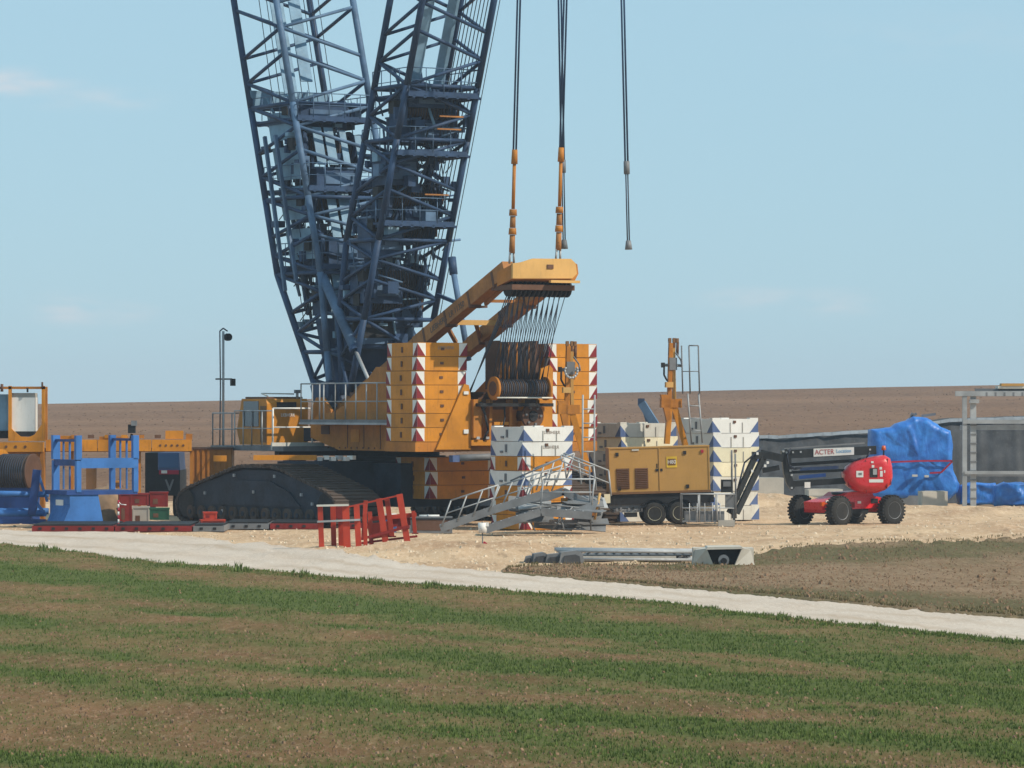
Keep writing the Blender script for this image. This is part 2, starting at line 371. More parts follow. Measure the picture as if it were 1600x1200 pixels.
# base ground to the horizon with the rising ploughed hill
vs = []; ys = [20, 60, 120, 160, 190, 200, 205] + [205 + 395 * (i / 40) for i in range(1, 41)] + [640, 700, 800, 1100, 1700, 3000]
nx = 120
for y in ys:
    for i in range(nx + 1):
        x = (i / nx - .5) * max(260, y * 1.6); vs.append((x, y, hgt(x, y) * (1 if y > 204 else 0) - .12 * (y <= 204)))
fs = [(j * (nx + 1) + i, j * (nx + 1) + i + 1, (j + 1) * (nx + 1) + i + 1, (j + 1) * (nx + 1) + i) for j in range(len(ys) - 1) for i in range(nx)]
me = bpy.data.meshes.new('ground'); me.from_pydata(vs, [], fs); me.materials.append(MATS['m_hill']); me.polygons.foreach_set('use_smooth', [True] * len(fs))
o = bpy.data.objects.new('ground', me); C.objects.link(o); tag(o, kind='structure')
strip('gravel_pad', [(-3500, 800), (-600, 797), (0, 845), (1600, 1000)], 781, -3000, 4100, 300, 160, 'm_pad', .0)
strip('road', ROAD_LO, ROAD_UP, -3000, 4100, 420, 24, 'm_road', .02, 2.0, 3.0, rut)
strip('verge', [(x, y + 1) for x, y in ROAD_UP if x > 700], VERGE_UP, 785, 4100, 260, 40, 'm_verge', .035, 2.5, 3.0, vgreen)
strip('field', 1400, ROAD_LO, -3000, 4100, 320, 220, 'm_field', .045, 0, 2.5, green)

def scatter(name, label, cat, mat, N, gen, shape):
    V = []; Fc = []
    for _ in range(N):
        r = gen()
        if r is None: continue
        shape(V, Fc, *r)
    me = bpy.data.meshes.new(name); me.from_pydata(V, [], Fc); me.materials.append(MATS[mat]); o = bpy.data.objects.new(name, me); C.objects.link(o)
    return tag(o, label, cat, kind='stuff')
def s_tuft(V, Fc, x, y, z, s):
    for k in range(4):
        a = random.uniform(0, 6.28); l = s * random.uniform(.6, 1.2); w = s * .16
        dx, dy = math.cos(a), math.sin(a); o = len(V); lean = random.uniform(.15, .8)
        V += [(x - dy * w, y + dx * w, z - .01), (x + dy * w, y - dx * w, z - .01), (x + dx * l * lean, y + dy * l * lean, z + l)]
        Fc.append((o, o + 1, o + 2))
def s_stone(V, Fc, x, y, z, s):
    o = len(V); a = random.uniform(0, 6.28)
    for k in range(5):
        t = a + k * 1.2566; r = s * random.uniform(.6, 1.2); V.append((x + math.cos(t) * r, y + math.sin(t) * r, z - .02))
    for k in range(3):
        t = a + k * 2.09; r = s * random.uniform(.2, .7); V.append((x + math.cos(t) * r, y + math.sin(t) * r, z + s * random.uniform(.4, .9)))
    Fc.extend([(o + 5, o + 6, o + 7), (o, o + 1, o + 5), (o + 1, o + 2, o + 6), (o + 1, o + 6, o + 5), (o + 2, o + 3, o + 6), (o + 3, o + 7, o + 6), (o + 3, o + 4, o + 7), (o + 4, o, o + 7), (o, o + 5, o + 7)])
def g_field(dens):
    def f():
        px = random.uniform(-150, 1750) if random.random() < .85 else random.uniform(-900, 2500); Y = 1 / random.uniform(1 / 152., 1 / 50.) if random.random() < .5 else random.uniform(50, 150)
        py = HY + H * F / Y
        if py < interp(ROAD_LO, px) + 1: return None
        x = gx(px, Y); g = green(x, Y)
        if random.random() > dens(g): return None
        return x, Y, hgt(x, Y) + .045, g
    return f
gf = g_field(lambda g: .04 + .9 * g ** 1.6)
def gen_crop():
    r = gf()
    return None if r is None else (r[0], r[1], r[2], random.uniform(.018, .035) + .035 * r[3])
scatter('crop_sprouts', 'young green crop sprouting in stripes across the brown field', 'crop', 'crop', 135000, gen_crop, s_tuft)
gc = g_field(lambda g: .9 - .8 * g)
def gen_clod():
    r = gc(); return None if r is None else (r[0], r[1], r[2], random.choice((.015, .02, .02, .03, .03, .045)) )
scatter('soil_clods', 'small brown clods and pale stones over the tilled field', 'soil clods', 'clod', 36000, gen_clod, s_stone)
def gen_pad():
    px = random.uniform(-100, 1750); py = random.uniform(800, 900)
    if py > interp(ROAD_UP, px) + 2: return None
    if px > 800 and py > interp(VERGE_UP, px): return None
    Y = Yof(py); x = gx(px, Y); return x, Y, hgt(x, Y), random.choice((.02, .02, .03, .03, .04, .05, .08))
scatter('gravel_stones', 'pale limestone gravel scattered over the beige crane pad', 'gravel', 'stone', 5200, gen_pad, s_stone)
def gen_hill():
    Y = random.uniform(208, 590); px = random.uniform(-100, 1750); x = gx(px, Y); return x, Y, hgt(x, Y) - .02, random.choice((.07, .09, .12, .15))
scatter('hill_clods', 'dark clods turned up all over the ploughed brown hill', 'soil clods', 'darkclod', 4500, gen_hill, s_stone)
def gen_verge():
    px = random.uniform(790, 1750)
    u = interp(VERGE_UP, px); l = interp(ROAD_UP, px)
    t = random.choice((random.random() ** 2.2, 1 - random.random() ** 3 * .4, random.random()))
    if .32 < t < .92 and random.random() < .85: return None
    if mnoise.noise((px * .012, 3, t * 2)) < -.12 and random.random() < .7: return None
    py = u - 2 + (l - u) * t; Y = Yof(py); x = gx(px, Y); return x, Y, hgt(x, Y) + .04, random.uniform(.035, .09) if t < .3 or t > .9 else random.uniform(.02, .05)
scatter('verge_weeds', 'dry olive weeds on the strip between the pad and the white track', 'weeds', 'dryweed', 8500, gen_verge, s_tuft)
def gen_vstone():
    px = random.uniform(790, 1750); u = interp(VERGE_UP, px); l = interp(ROAD_UP, px); Y = Yof(u + (l - u) * random.random()); x = gx(px, Y); return x, Y, hgt(x, Y) + .045, random.choice((.015, .02, .03, .03, .04, .09 if random.random() < .15 else .03))
scatter('verge_clods', 'brown clods and a few pale stones on the strip beside the white track', 'soil clods', 'clod', 5000, gen_vstone, s_stone)
def gen_edge():
    px = random.uniform(-100, 1750); py = interp(ROAD_LO, px) + random.uniform(-1, 7); Y = Yof(py); x = gx(px, Y)
    k = mnoise.noise((px * .02, 3, 3))
    return x, Y, hgt(x, Y) + .04, random.uniform(.03, .08) + (.18 * max(0, k) if random.random() < .2 else 0)
scatter('track_edge_grass', 'rough grass along the near edge of the white track', 'grass', 'crop', 7000, gen_edge, s_tuft)

# ================================================================== CRANE
XC, YC, PSI = -4.72, 168.0, 30
crane = thing('crawler_crane', 'giant orange crawler crane with twin dark lattice booms and a leaning orange gantry', 'crane', (XC, YC, 0), PSI)
def cw(lx, ly, z=0):
    c, s = math.cos(R(PSI)), math.sin(R(PSI)); return Vector((XC + c * lx - s * ly, YC + s * lx + c * ly, z))
UND = Matrix.Rotation(R(5), 4, 'Z')
# crawler tracks
def track(cx):
    Wd = 2.2; prof = [(-6.0, .15), (-5.5, 0), (5.5, 0), (6.0, .2), (6.15, .7), (5.9, 1.15), (5.2, 1.4), (1.7, 2.22), (1.0, 2.32), (-1.4, 2.32), (-2.1, 2.2), (-5.3, 1.4), (-5.95, 1.1), (-6.15, .6)]
    fr = MB(UND); inner = [(x * .955, .32 + (z - .0) * .80) for x, z in prof]
    fr.ext([(cx - Wd / 2 + .12, x, z) for x, z in inner], (Wd - .24, 0, 0), 'darkblue')
    fr.ext([(cx - Wd / 2 + .04, x, z) for x, z in ((-3.5, .75), (3.5, .75), (2.6, 1.35), (1.2, 1.75), (-1.2, 1.75), (-2.6, 1.35))], (.1, 0, 0), 'darkblue')
    for k in range(13):
        y = -5 + k * .83; fr.tube((cx - Wd / 2 + .0, y, .42), (cx + Wd / 2 - .05, y, .42), .27, 'trackbrown', 14); fr.tube((cx - Wd / 2 - .03, y, .42), (cx - Wd / 2 + .02, y, .42), .10, 'darkblue', 10)
    for y, z, r in ((-5.35, .78, .58), (5.35, .78, .58)): fr.tube((cx - Wd / 2 + .03, y, z), (cx + Wd / 2 - .03, y, z), r, 'black', 20)
    f = fr.build('track_frame', crane)
    bl = MB(UND)
    P = [Vector((0, x, z)) for x, z in prof] + [Vector((0, *prof[0]))]
    d = 0; segs = []
    tot = sum((b - a).length for a, b in zip(P[:-1], P[1:])); n = int(tot / .34); st = tot / n
    pts = []; acc = 0; k = 0
    for a, b in zip(P[:-1], P[1:]):
        L = (b - a).length
        while k * st <= acc + L + 1e-6 and k <= n:
            pts.append(a.lerp(b, (k * st - acc) / L)); k += 1
        acc += L
    for a, b in zip(pts[:-1], pts[1:]):
        m_ = (a + b) / 2; dv = (b - a).normalized(); 
        bl.bar(a.lerp(b, .07) + Vector((cx, 0, 0)), a.lerp(b, .93) + Vector((cx, 0, 0)), Wd, .11, 'trackbrown', up=Vector((0, -dv.z, dv.y))); nn = Vector((0, dv.z, -dv.y)) * .075; nn = -nn if nn.dot(m_ - Vector((0, 0, 1.0))) < 0 else nn; bl.bar(a.lerp(b, .2) + nn + Vector((cx, 0, 0)), a.lerp(b, .38) + nn + Vector((cx, 0, 0)), Wd * .98, .05, 'trackbrown', up=Vector((0, -dv.z, dv.y)))
    bl.build('track_belt', crane)
    for y, z in ((-1.6, 1.95), (1.5, 1.95), (0, 1.3), (-3.6, 1.25), (-4.4, .9), (3.8, 1.2), (2.4, .5)): MB(UND).box((cx - Wd / 2 + .02, y, z), (.06, .12, .12), 'galv').build('bolt_cap', f)
track(-5.8); track(5.8)
cb = MB(UND)
cb.ext([(-4.7, y, z) for y, z in ((-2.0, .9), (2, .9), (1.7, 2.5), (-1.5, 2.5))], (9.4, 0, 0), 'darkblue')
cb.bx(-2.2, 2.2, -3.6, 3.4, .7, 2.45, 'darkblue')
cb.tube((0, 0, 2.45), (0, 0, 2.72), 2.0, 'black', 32)
for sx in (-1, 1):
    for yy in (-1.2, 1.2): cb.box((sx * 4.2, yy, 2.2), (.8, .5, .9), 'darkblue')
cb.build('carbody', crane)
MB().tube((0, 0, 2.7), (0, 0, 2.95), 1.75, 'black', 40).build('slewing_ring', crane)
# superstructure body
bd = MB()
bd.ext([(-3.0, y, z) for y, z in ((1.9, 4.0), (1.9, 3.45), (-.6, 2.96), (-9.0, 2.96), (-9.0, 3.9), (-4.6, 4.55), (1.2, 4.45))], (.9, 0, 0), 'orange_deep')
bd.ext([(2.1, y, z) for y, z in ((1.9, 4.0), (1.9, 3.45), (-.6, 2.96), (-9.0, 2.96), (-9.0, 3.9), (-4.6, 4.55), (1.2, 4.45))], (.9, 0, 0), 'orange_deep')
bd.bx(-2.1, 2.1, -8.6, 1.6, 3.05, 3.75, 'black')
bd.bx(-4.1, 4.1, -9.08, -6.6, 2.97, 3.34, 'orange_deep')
bd.bx(-2.6, 2.6, 1.6, 3.5, 3.3, 3.9, 'darkblue')
for sx in (-1, 1):
    for dx in (-.32, .32):
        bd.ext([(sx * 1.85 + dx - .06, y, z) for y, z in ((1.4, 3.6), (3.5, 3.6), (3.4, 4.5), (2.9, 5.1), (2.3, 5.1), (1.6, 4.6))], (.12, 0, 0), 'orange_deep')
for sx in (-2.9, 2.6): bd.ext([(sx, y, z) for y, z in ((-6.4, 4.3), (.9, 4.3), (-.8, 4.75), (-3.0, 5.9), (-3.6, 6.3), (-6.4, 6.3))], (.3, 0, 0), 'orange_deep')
bd.bx(-2.6, 2.6, -6.2, -.8, 4.2, 5.3, 'machinery')
for y in (-5.6, -4.2, -2.8, -1.4): bd.bx(-3.02, -3.0, y, y + .03, 3.05, 4.1, 'machinery')
bd.bx(-3.03, -3.0, -2.4, -1.7, 3.3, 3.8, 'orange'); bd.bx(-3.04, -3.0, .2, .9, 3.6, 3.95, 'machinery')
for k in range(14): bd.box((-3.01, -6.2 + k * .5, 3.06), (.04, .06, .06), 'machinery')
bd.build('superstructure_body', crane)
pl = MB()    # gusset on the rear outrigger
pl.ext([(-3.25, -9.11, 3.05), (-1.72, -9.11, 3.05), (-1.72, -9.11, 5.1), (-1.80, -9.11, 5.55), (-2.0, -9.11, 5.6)], (0, -.10, 0), 'orange')
pl.box((-1.95, -9.24, 5.25), (.2, .06, .12), 'white'); pl.box((-1.95, -9.24, 3.75), (.2, .06, .16), 'white')
pl.build('gusset_plate', crane)
pl = MB()
pl.ext([(1.45, -9.11, 3.05), (1.95, -9.11, 3.05), (2.0, -9.11, 6.2), (1.85, -9.11, 6.35), (1.45, -9.11, 6.2), (1.3, -9.11, 5.2)], (0, -.10, 0), 'orange')
pl.tube((1.68, -9.2, 5.75), (1.68, -9.3, 5.75), .1, 'white', 12)
pl.build('gusset_plate', crane)
# rear machinery between the stacks
rm = MB()
rm.bx(-1.7, 1.5, -8.95, -8.2, 3.3, 5.0, 'orange_deep'); rm.bx(-1.7, 1.5, -9.0, -8.2, 4.6, 5.0, 'machinery')
for x in (-1.6, -.9, .0, .55, 1.35): rm.ext([(x - .05, -9.3, 3.2), (x + .05, -9.3, 3.2), (x + .12, -9.3, 5.0), (x - .02, -9.3, 5.0)], (0, .5, 0), 'orange' if x > 0 else 'orange_deep')
rm.bx(-1.75, 1.6, -9.32, -9.05, 3.2, 3.42, 'orange'); rm.bx(-.75, -.1, -9.36, -9.2, 4.0, 4.12, 'orange'); rm.bx(-1.7, -1.35, -9.4, -8.9, 3.5, 5.0, 'orange_deep')
rm.tube((.95, -9.45, 4.35), (.95, -8.9, 4.35), .48, 'machinery', 22); rm.tube((.95, -9.5, 4.35), (.95, -9.4, 4.35), .2, 'black', 14)
for a in range(6): rm.tube((.95 + .33 * math.cos(a), -9.52, 4.35 + .33 * math.sin(a)), (.95 + .33 * math.cos(a), -9.44, 4.35 + .33 * math.sin(a)), .05, 'galvdark', 8)
rm.path([(-1.4, -9.4, 4.9), (-1.3, -9.6, 4.4), (-1.1, -9.5, 3.8), (-1.2, -9.3, 3.4)], .05, 'black'); rm.path([(-.3, -9.35, 4.8), (-.35, -9.5, 4.3), (-.5, -9.4, 3.6)], .035, 'black')
for k in range(7): rm.box((-1.5 + k * .42, -9.38, 3.5), (.14, .1, .1), random.choice(('galv', 'orange_pale', 'black')))
rm.tube((-2.4, -9.3, 2.72), (-.6, -9.6, 2.78), .14, 'galvdark', 10); rm.box((-2.5, -9.3, 2.7), (.3, .3, .26), 'markblue'); rm.tube((-.95, -9.6, 2.35), (-.3, -9.75, 2.2), .35, 'black', 16)
rm.build('rear_frame', crane)
dr = MB()    # hoist drum
dr.tube((-.95, -9.75, 5.42), (1.3, -9.75, 5.42), .33, 'ropebrown', 28)
for k in range(26): dr.tube((-.9 + k * .085, -9.75, 5.42), (-.86 + k * .085, -9.75, 5.42), .36, 'ropebrown' if k % 2 else 'rope', 20)
for x in (-1.03, 1.3): dr.tube((x, -9.75, 5.42), (x + .10, -9.75, 5.42), .46, 'orange_deep', 32)  # flanges in deeper orange, their shade put into the colour
for x in (-1.06, 1.39): dr.tube((x, -9.75, 5.42), (x + .04, -9.75, 5.42), .28, 'machinery', 24)
dr.bx(-1.6, 1.7, -9.75, -9.35, 4.72, 4.85, 'black'); dr.tube((-1.1, -10.2, 5.06), (1.4, -10.2, 5.06), .035, 'dirtywhite', 6)
dr.build('winch_drum', crane)
sb = MB()    # brown rope-filled sheave block between the stacks
sb.bx(-.25, 1.35, -8.9, -8.0, 5.5, 7.25, 'ropebrown')
for k in range(18):
    x = -.22 + k * .09; sb.tube((x, -8.95, 5.5), (x, -8.95, 7.22), .026, random.choice(('rope', 'ropebrown', 'ropebrown', 'orange_deep')), 5)
sb.bx(-.38, -.22, -8.95, -8.0, 5.4, 7.3, 'machinery'); sb.bx(1.35, 1.48, -8.95, -8.0, 5.4, 7.3, 'machinery')
sb.build('sheave_block', crane)
# side walkway with railing
def wk(name, pts, deck, h=1.45, mat='galv', deckmat='galvdark', gaps=.95):
    mb = MB(); x0, x1, y0, y1, z = deck; mb.bx(x0, x1, y0, y1, z - .12, z, deckmat); mb.bx(x0 - .03, x1 + .03, y0 - .03, y1 + .03, z - .2, z - .12, mat)
    o = mb.build(name, crane); r = MB(); railing(r, pts, h, mat, .032, True, gaps); r.build('railing', o); return o
wk('walkway', [(-3.95, -6.55, 4.2), (-3.95, -2.1, 4.2), (-3.95, .9, 4.2), (-3.1, .9, 4.2)], (-3.98, -3.02, -6.55, .95, 4.2), 1.45)
wk('front_platform', [(-4.5, 5.9, 3.1), (-4.5, 8.0, 3.1), (-2.7, 8.0, 3.1)], (-4.6, -2.4, 5.9, 8.0, 3.1), 1.35)
# cab
cab = MB()
x0, x1, y0, y1, z0, z1 = -4.3, -2.4, 3.3, 5.9, 3.15, 5.05
cab.ext([(x0, y0, z0), (x0, y1 - .1, z0), (x0, y1 + .2, z0 + .6), (x0, y1 - .25, z1), (x0, y0 + .1, z1), (x0, y0, z1 - .2)], (x1 - x0, 0, 0), 'orange')
cab.bx(x0 + .1, x1 - .1, y0 + .3, y1 - .4, z1, z1 + .08, 'machinery')
cab.path([(x0 + .2, y0 + .3, z1 + .1), (x0 + .2, y0 + .9, z1 + .22), (x1 - .2, y0 + .9, z1 + .2)], .03, 'dirtywhite')
cab.tube((x1 - .35, y0 + .3, z1), (x1 - .35, y0 + .3, z1 + .3), .06, 'galv', 8); cab.box((x1 - .35, y0 + .3, z1 + .3), (.22, .16, .14), 'galvdark')
co = cab.build('cab', crane)
MB().bx(x0 - .02, x0 + .03, y0 + .75, y1 - .45, z0 + .75, z1 - .1, 'glass').build('side_window', co)
MB().bx(x0 + .45, x1 - .55, y0 - .025, y0 + .03, z1 - .42, z1 - .14, 'black').build('rear_window', co)
MB().bx(x0 - .02, x0 + .03, y0 + .05, y0 + .6, z0 + .1, z1 - .3, 'ochre_dark').build('door', co)
text('lettering', 'LIEBHERR', .19, 'white', co, facing((x0 + .95, y0 - .03, z0 + 1.22)), .8)
cp = MB(); cp.bx(-4.6, -2.2, 1.2, 6.0, 2.9, 3.1, 'galvdark'); cp.bx(-4.45, 2.4, 1.9, 2.3, 2.7, 3.1, 'black'); cp.bx(-2.8, 2.8, 2.0, 4.6, 2.75, 3.0, 'black')
cp.bx(-4.62, -2.2, 2.2, 2.3, 2.95, 3.25, 'dirtywhite'); cp.build('cab_platform', crane)
cr_ = MB(); railing(cr_, [(-4.55, 2.25, 3.1), (-2.75, 2.25, 3.1)], 1.55, 'white', .04, True, 2.2); railing(cr_, [(-4.55, 5.8, 3.1), (-4.55, 4.2, 3.1), (-4.55, 2.3, 3.1)], 1.45, 'galv', .028, True, .9); cr_.build('cab_railing', crane)
MB().ext([(-2.15, 2.6, 3.3), (-1.0, 2.6, 3.3), (-.95, 2.6, 4.75), (-1.5, 2.6, 4.9), (-2.2, 2.6, 4.85)], (0, .12, 0), 'plateblue').build('side_shield', crane)
# lighting mast at the cab
ms = MB(); bp_ = (-4.3, 7.4)
ms.tube((*bp_, 3.0), (*bp_, 7.9), .055, 'galv', 8); ms.path([(bp_[0] - .16, bp_[1], 3.1), (bp_[0] - .13, bp_[1], 5.6), (bp_[0] - .16, bp_[1], 7.9), (bp_[0], bp_[1], 8.02), (bp_[0] + .2, bp_[1], 7.9)], .03, 'rope')
ms.bx(bp_[0] - .35, bp_[0] + .4, bp_[1] - .03, bp_[1] + .03, 5.85, 5.92, 'galvdark')
mo = ms.build('light_mast', crane)
q = MB(); q.box((bp_[0] + .45, bp_[1], 5.75), (.16, .2, .3), 'black'); q.build('lamp', mo)
q = MB(); q.tube((bp_[0] + .22, bp_[1] - .1, 7.65), (bp_[0] + .22, bp_[1] + .1, 7.65), .16, 'black', 14); q.build('lamp', mo)

# ---- lattice booms
def station(z, yf, yr, hx): return [Vector((-hx, yf, z)), Vector((hx, yf, z)), Vector((hx, yr, z)), Vector((-hx, yr, z))]
def lattice(mb, st, rc, rb, mat, mat2, bays):
    for a, b, nb in zip(st[:-1], st[1:], bays):
        for i in range(4):
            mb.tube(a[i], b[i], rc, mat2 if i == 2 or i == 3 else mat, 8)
        for k in range(nb):
            p = [a[i].lerp(b[i], k / nb) for i in range(4)]; q = [a[i].lerp(b[i], (k + 1) / nb) for i in range(4)]; mm = [(u + v) / 2 for u, v in zip(p, q)]
            for i in range(4):
                j = (i + 1) % 4
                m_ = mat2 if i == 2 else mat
                if (k + i) % 2: mb.tube(p[i], mm[j], rb, m_, 6); mb.tube(mm[j], q[i], rb, m_, 6)
                else: mb.tube(p[j], mm[i], rb, m_, 6); mb.tube(mm[i], q[j], rb, m_, 6)
        for i in range(4): mb.tube(b[i], b[(i + 1) % 4], rb * 1.2, mat, 6)
        mb.tube(b[0], b[2], rb, mat, 6)
def yf1(z): return 7.2 + .35 * (z - 10.3)
HX = 1.85
st1 = [station(4.7, 3.1, 2.3, HX), station(7.0, 4.75, 2.65, HX), station(10.3, 7.2, 3.25, HX)] + [station(z, yf1(z), yf1(z) - 3.95, HX) for z in (13.5, 17.5, 24.0, 31.0)]
mbm = MB(); lattice(mbm, st1, .145, .078, 'boomblue', 'boomlight', [1, 2, 2, 2, 3, 3])  # paler blue on rear chords and braces paints in their sunlit side
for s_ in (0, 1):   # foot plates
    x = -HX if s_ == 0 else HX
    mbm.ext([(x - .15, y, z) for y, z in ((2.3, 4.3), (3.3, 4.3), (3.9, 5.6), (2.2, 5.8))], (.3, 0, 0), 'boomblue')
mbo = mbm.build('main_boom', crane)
MB().bx(-1.55, .35, .9, 1.9, 7.55, 8.35, 'black').bx(-1.6, .4, .85, 1.95, 8.35, 8.42, 'galvdark').build('gear_box', crane)
MB().ext([(-1.6, 2.9, 4.9), (1.6, 2.9, 4.9), (1.6, 4.2, 8.4), (-1.6, 4.2, 8.4)], (0, -.9, 0), 'boomblue').build('foot_box', mbo)
def yr2(z): return -.17 - .395 * (z - 8.3)
HD = 1.62
st2 = [station(5.2, 1.7, 1.1, HD), station(8.3, yr2(8.3) + 2.2, yr2(8.3), HD)] + [station(z, yr2(z) + 2.8, yr2(z), HD) for z in (11.5, 15.5, 17.6, 24.0, 31.0)]
mdm = MB(); lattice(mdm, st2, .14, .075, 'boomblue', 'boomblue', [1, 2, 2, 1, 3, 3])
mdo = mdm.build('derrick_boom', crane)
# winches, platforms and rope bundles inside both booms
def platform(o, zc, yfun, hx, depth, mat='boomlight', rails=True, ext_=.25):
    mb = MB(); y1 = yfun(zc); y0 = y1 - depth
    mb.bx(-hx + .1, hx - .1, y0 + .1, y1 - .1, zc - .09, zc, 'boomlight' if mat == 'boomlight' else mat)
    mb.bx(-hx, hx, y0 - ext_, y0 - ext_ + .12, zc - .16, zc + .06, mat); mb.bx(-hx, hx, y1, y1 + .12, zc - .16, zc + .04, 'boomblue')
    for k in range(7): mb.bx(-hx + .2 + k * .5, -hx + .32 + k * .5, y0 - ext_, y1, zc - .2, zc - .09, 'boomblue')
    if rails: railing(mb, [(-hx, y1, zc), (-hx, y0 - ext_, zc), (hx, y0 - ext_, zc), (hx, y1, zc)], 1.0, 'boomlight', .022, True, .8)
    mb.build('platform', o)
def winch(o, zc, yc, hx, r, mat='machinery', drum='ropebrown'):
    mb = MB(); mb.tube((-hx * .62, yc, zc), (hx * .62, yc, zc), r * .82, drum, 20)
    for k in range(16): x = -hx * .6 + k * hx * 1.2 / 16; mb.tube((x, yc, zc), (x + .04, yc, zc), r * .88, 'rope', 16)
    for x in (-hx * .66, hx * .58): mb.tube((x, yc, zc), (x + .1, yc, zc), r * 1.15, 'boomblue', 22)
    for x in (-hx * .75, hx * .68): mb.bx(x, x + .16, yc - r * 1.2, yc + r * 1.2, zc - r * 1.4, zc + r * .9, 'boomblue')
    mb.box((hx * .85, yc, zc), (.4, .5, .6), mat); mb.box((-hx * .85, yc - .2, zc + .1), (.35, .5, .5), 'black')
    mb.build('winch', o)
yc1 = lambda z: yf1(z)
for z in (16.9, 13.9, 10.6): platform(mbo, z, yc1, HX, 3.95, 'boomblue')
for z, r in ((17.1, .5), (15.6, .62), (13.2, .6), (11.3, .65), (9.2, .55)): winch(mbo, z + .1, yf1(z) - 2.6, HX, r)
for z in (17.3, 15.0, 12.2): platform(mdo, z, lambda q_: yr2(q_) + 2.8, HD, 2.8, 'boomblue')
for z, r in ((16.7, .5), (13.3, .6), (12.0, .5), (10.0, .6), (9.0, .5)): winch(mdo, z, yr2(z) + 1.3, HD, r)
for z in (16.4, 15.9, 13.3): MB().bx(.1, 1.2, yr2(z) - .08, yr2(z) - .02, z, z + .06, 'orange_grime_shade').build('orange_beam', mdo)
def clutter(o, zr, yfun, d0, d1, hx, n, seed):
    rn = random.Random(seed); mb = MB()
    for _ in range(n):
        z = rn.uniform(*zr); y = yfun(z) - rn.uniform(d0, d1); x = rn.uniform(-hx, hx); t = rn.random(); mat = rn.choice(('boomblue', 'boomblue', 'plateblue', 'boomlight', 'boomblue'))
        if t < .42: mb.box((x, y, z), (rn.uniform(.1, .6), rn.uniform(.1, .5), rn.uniform(.1, .5)), mat)
        elif t < .75: mb.tube((x, y, z), (x + rn.uniform(-.2, .2), y + .35 * rn.uniform(.6, 2), z + rn.uniform(.6, 2.0)), rn.uniform(.02, .07), mat, 6)
        elif t < .9: mb.tube((x, y, z), (x + rn.uniform(.4, 1.2), y, z + rn.uniform(-.5, .5)), rn.uniform(.03, .07), mat, 6)
        else: mb.path([(x, y, z), (x + .2, y - .15, z - .5), (x + .1, y, z - 1.1), (x - .1, y + .1, z - 1.4)], .022, 'black', 5)
    mb.build('hoses_and_boxes', o)
def bulk(o, specs, yfun, dd):
    for x, z, w, h, d in specs: mb = MB(); mb.box((x, yfun(z) - dd, z), (w, d, h), 'boomblue'); mb.box((x + .1, yfun(z) - dd - d / 2 - .03, z), (w * .7, .08, h * .6), 'boomlight'); mb.bx(x - w / 2 - .06, x + w / 2 + .06, yfun(z) - dd - d / 2 - .05, yfun(z) - dd + d / 2, z + h / 2, z + h / 2 + .07, 'boomlight'); mb.build('equipment_box', o)
bulk(mbo, ((-.1, 17.0, 2.2, 1.0, 1.2), (.1, 14.35, 2.0, .8, 1.2), (.9, 12.9, 1.2, 1.1, 1.2), (.2, 11.2, 2.3, 1.0, 1.4), (1.0, 9.6, 1.4, 1.2, 1.0), (.2, 8.3, 1.9, 1.2, .8)), yf1, 2.6)
bulk(mdo, ((.1, 17.2, 2.2, .8, 1.2), (0.2, 15.9, 2.6, 1.0, 1.3), (-.7, 14.3, 1.5, 1.2, 1.2), (.6, 12.7, 1.6, .8, 1.2), (-.8, 11.6, 1.5, 1.6, 1.2), (-.6, 9.7, 1.8, 1.5, 1.2), (.9, 8.6, 1.3, 1.2, 1.0), (-.3, 7.6, 2.4, 1.0, 1.0)), lambda z: yr2(z) + 2.8, 1.4)
clutter(mbo, (8.0, 17.4), yf1, .4, 3.4, 1.75, 260, 1); clutter(mdo, (7.2, 17.6), lambda z: yr2(z) + 2.8, .1, 2.7, 1.55, 280, 2)
inn = MB()
for k in range(6):
    x = -1.3 + k * .52
    for z0_ in (8.6, 11.0, 13.4): inn.tube((x, yf1(z0_) - 1.2, z0_), (x + .3 * (-1) ** k, yf1(z0_ + 2.4) - 1.2, z0_ + 2.4), .06, 'boomblue', 6)
inn.tube((-1.3, yf1(8.6) - 1.2, 8.6), (-1.3, yf1(17) - 1.2, 17), .11, 'boomlight', 8); inn.tube((1.3, yf1(8.6) - 1.2, 8.6), (1.3, yf1(17) - 1.2, 17), .11, 'boomlight', 8); inn.build('inner_frame', mbo)
inn = MB()
for k in range(5):
    x = -1.2 + k * .5
    for z0_ in (8.0, 10.6, 13.2): inn.tube((x, yr2(z0_) + 1.0, z0_), (x - .3 * (-1) ** k, yr2(z0_ + 2.6) + 1.0, z0_ + 2.6), .055, 'boomblue', 6)
inn.build('inner_frame', mdo)
# inner frame hanging in the main boom (flat straps and guide frame)
inn = MB()
for x, w, z0_, z1_ in ((-.95, .62, 17.9, 31), (-.1, .55, 18.6, 31)):
    MB().bar((x, yf1(z0_) - 2.2, z0_), (x, yf1(z1_) - 2.2, z1_), w, .05, 'plateblue', up=(0, 1, 0)).build('guide_plate', mbo)
for x, w, z0_, z1_ in ((-.75, .42, 14.9, 16.5), (-.2, .42, 14.9, 16.5), (.45, .3, 14.9, 16.4), (1.15, .3, 14.6, 16.2), (-.6, .4, 11.8, 13.7), (0, .5, 11.9, 13.7), (.6, .3, 12, 13.6), (-.9, .5, 9.4, 10.5), (1.2, .45, 9.2, 10.8)):
    MB().bar((x, yf1(z0_) - 3.6, z0_), (x, yf1(z1_) - 3.6, z1_), w, .05, 'plateblue', up=(0, 1, 0)).build('guide_plate', mbo)
inn = MB()
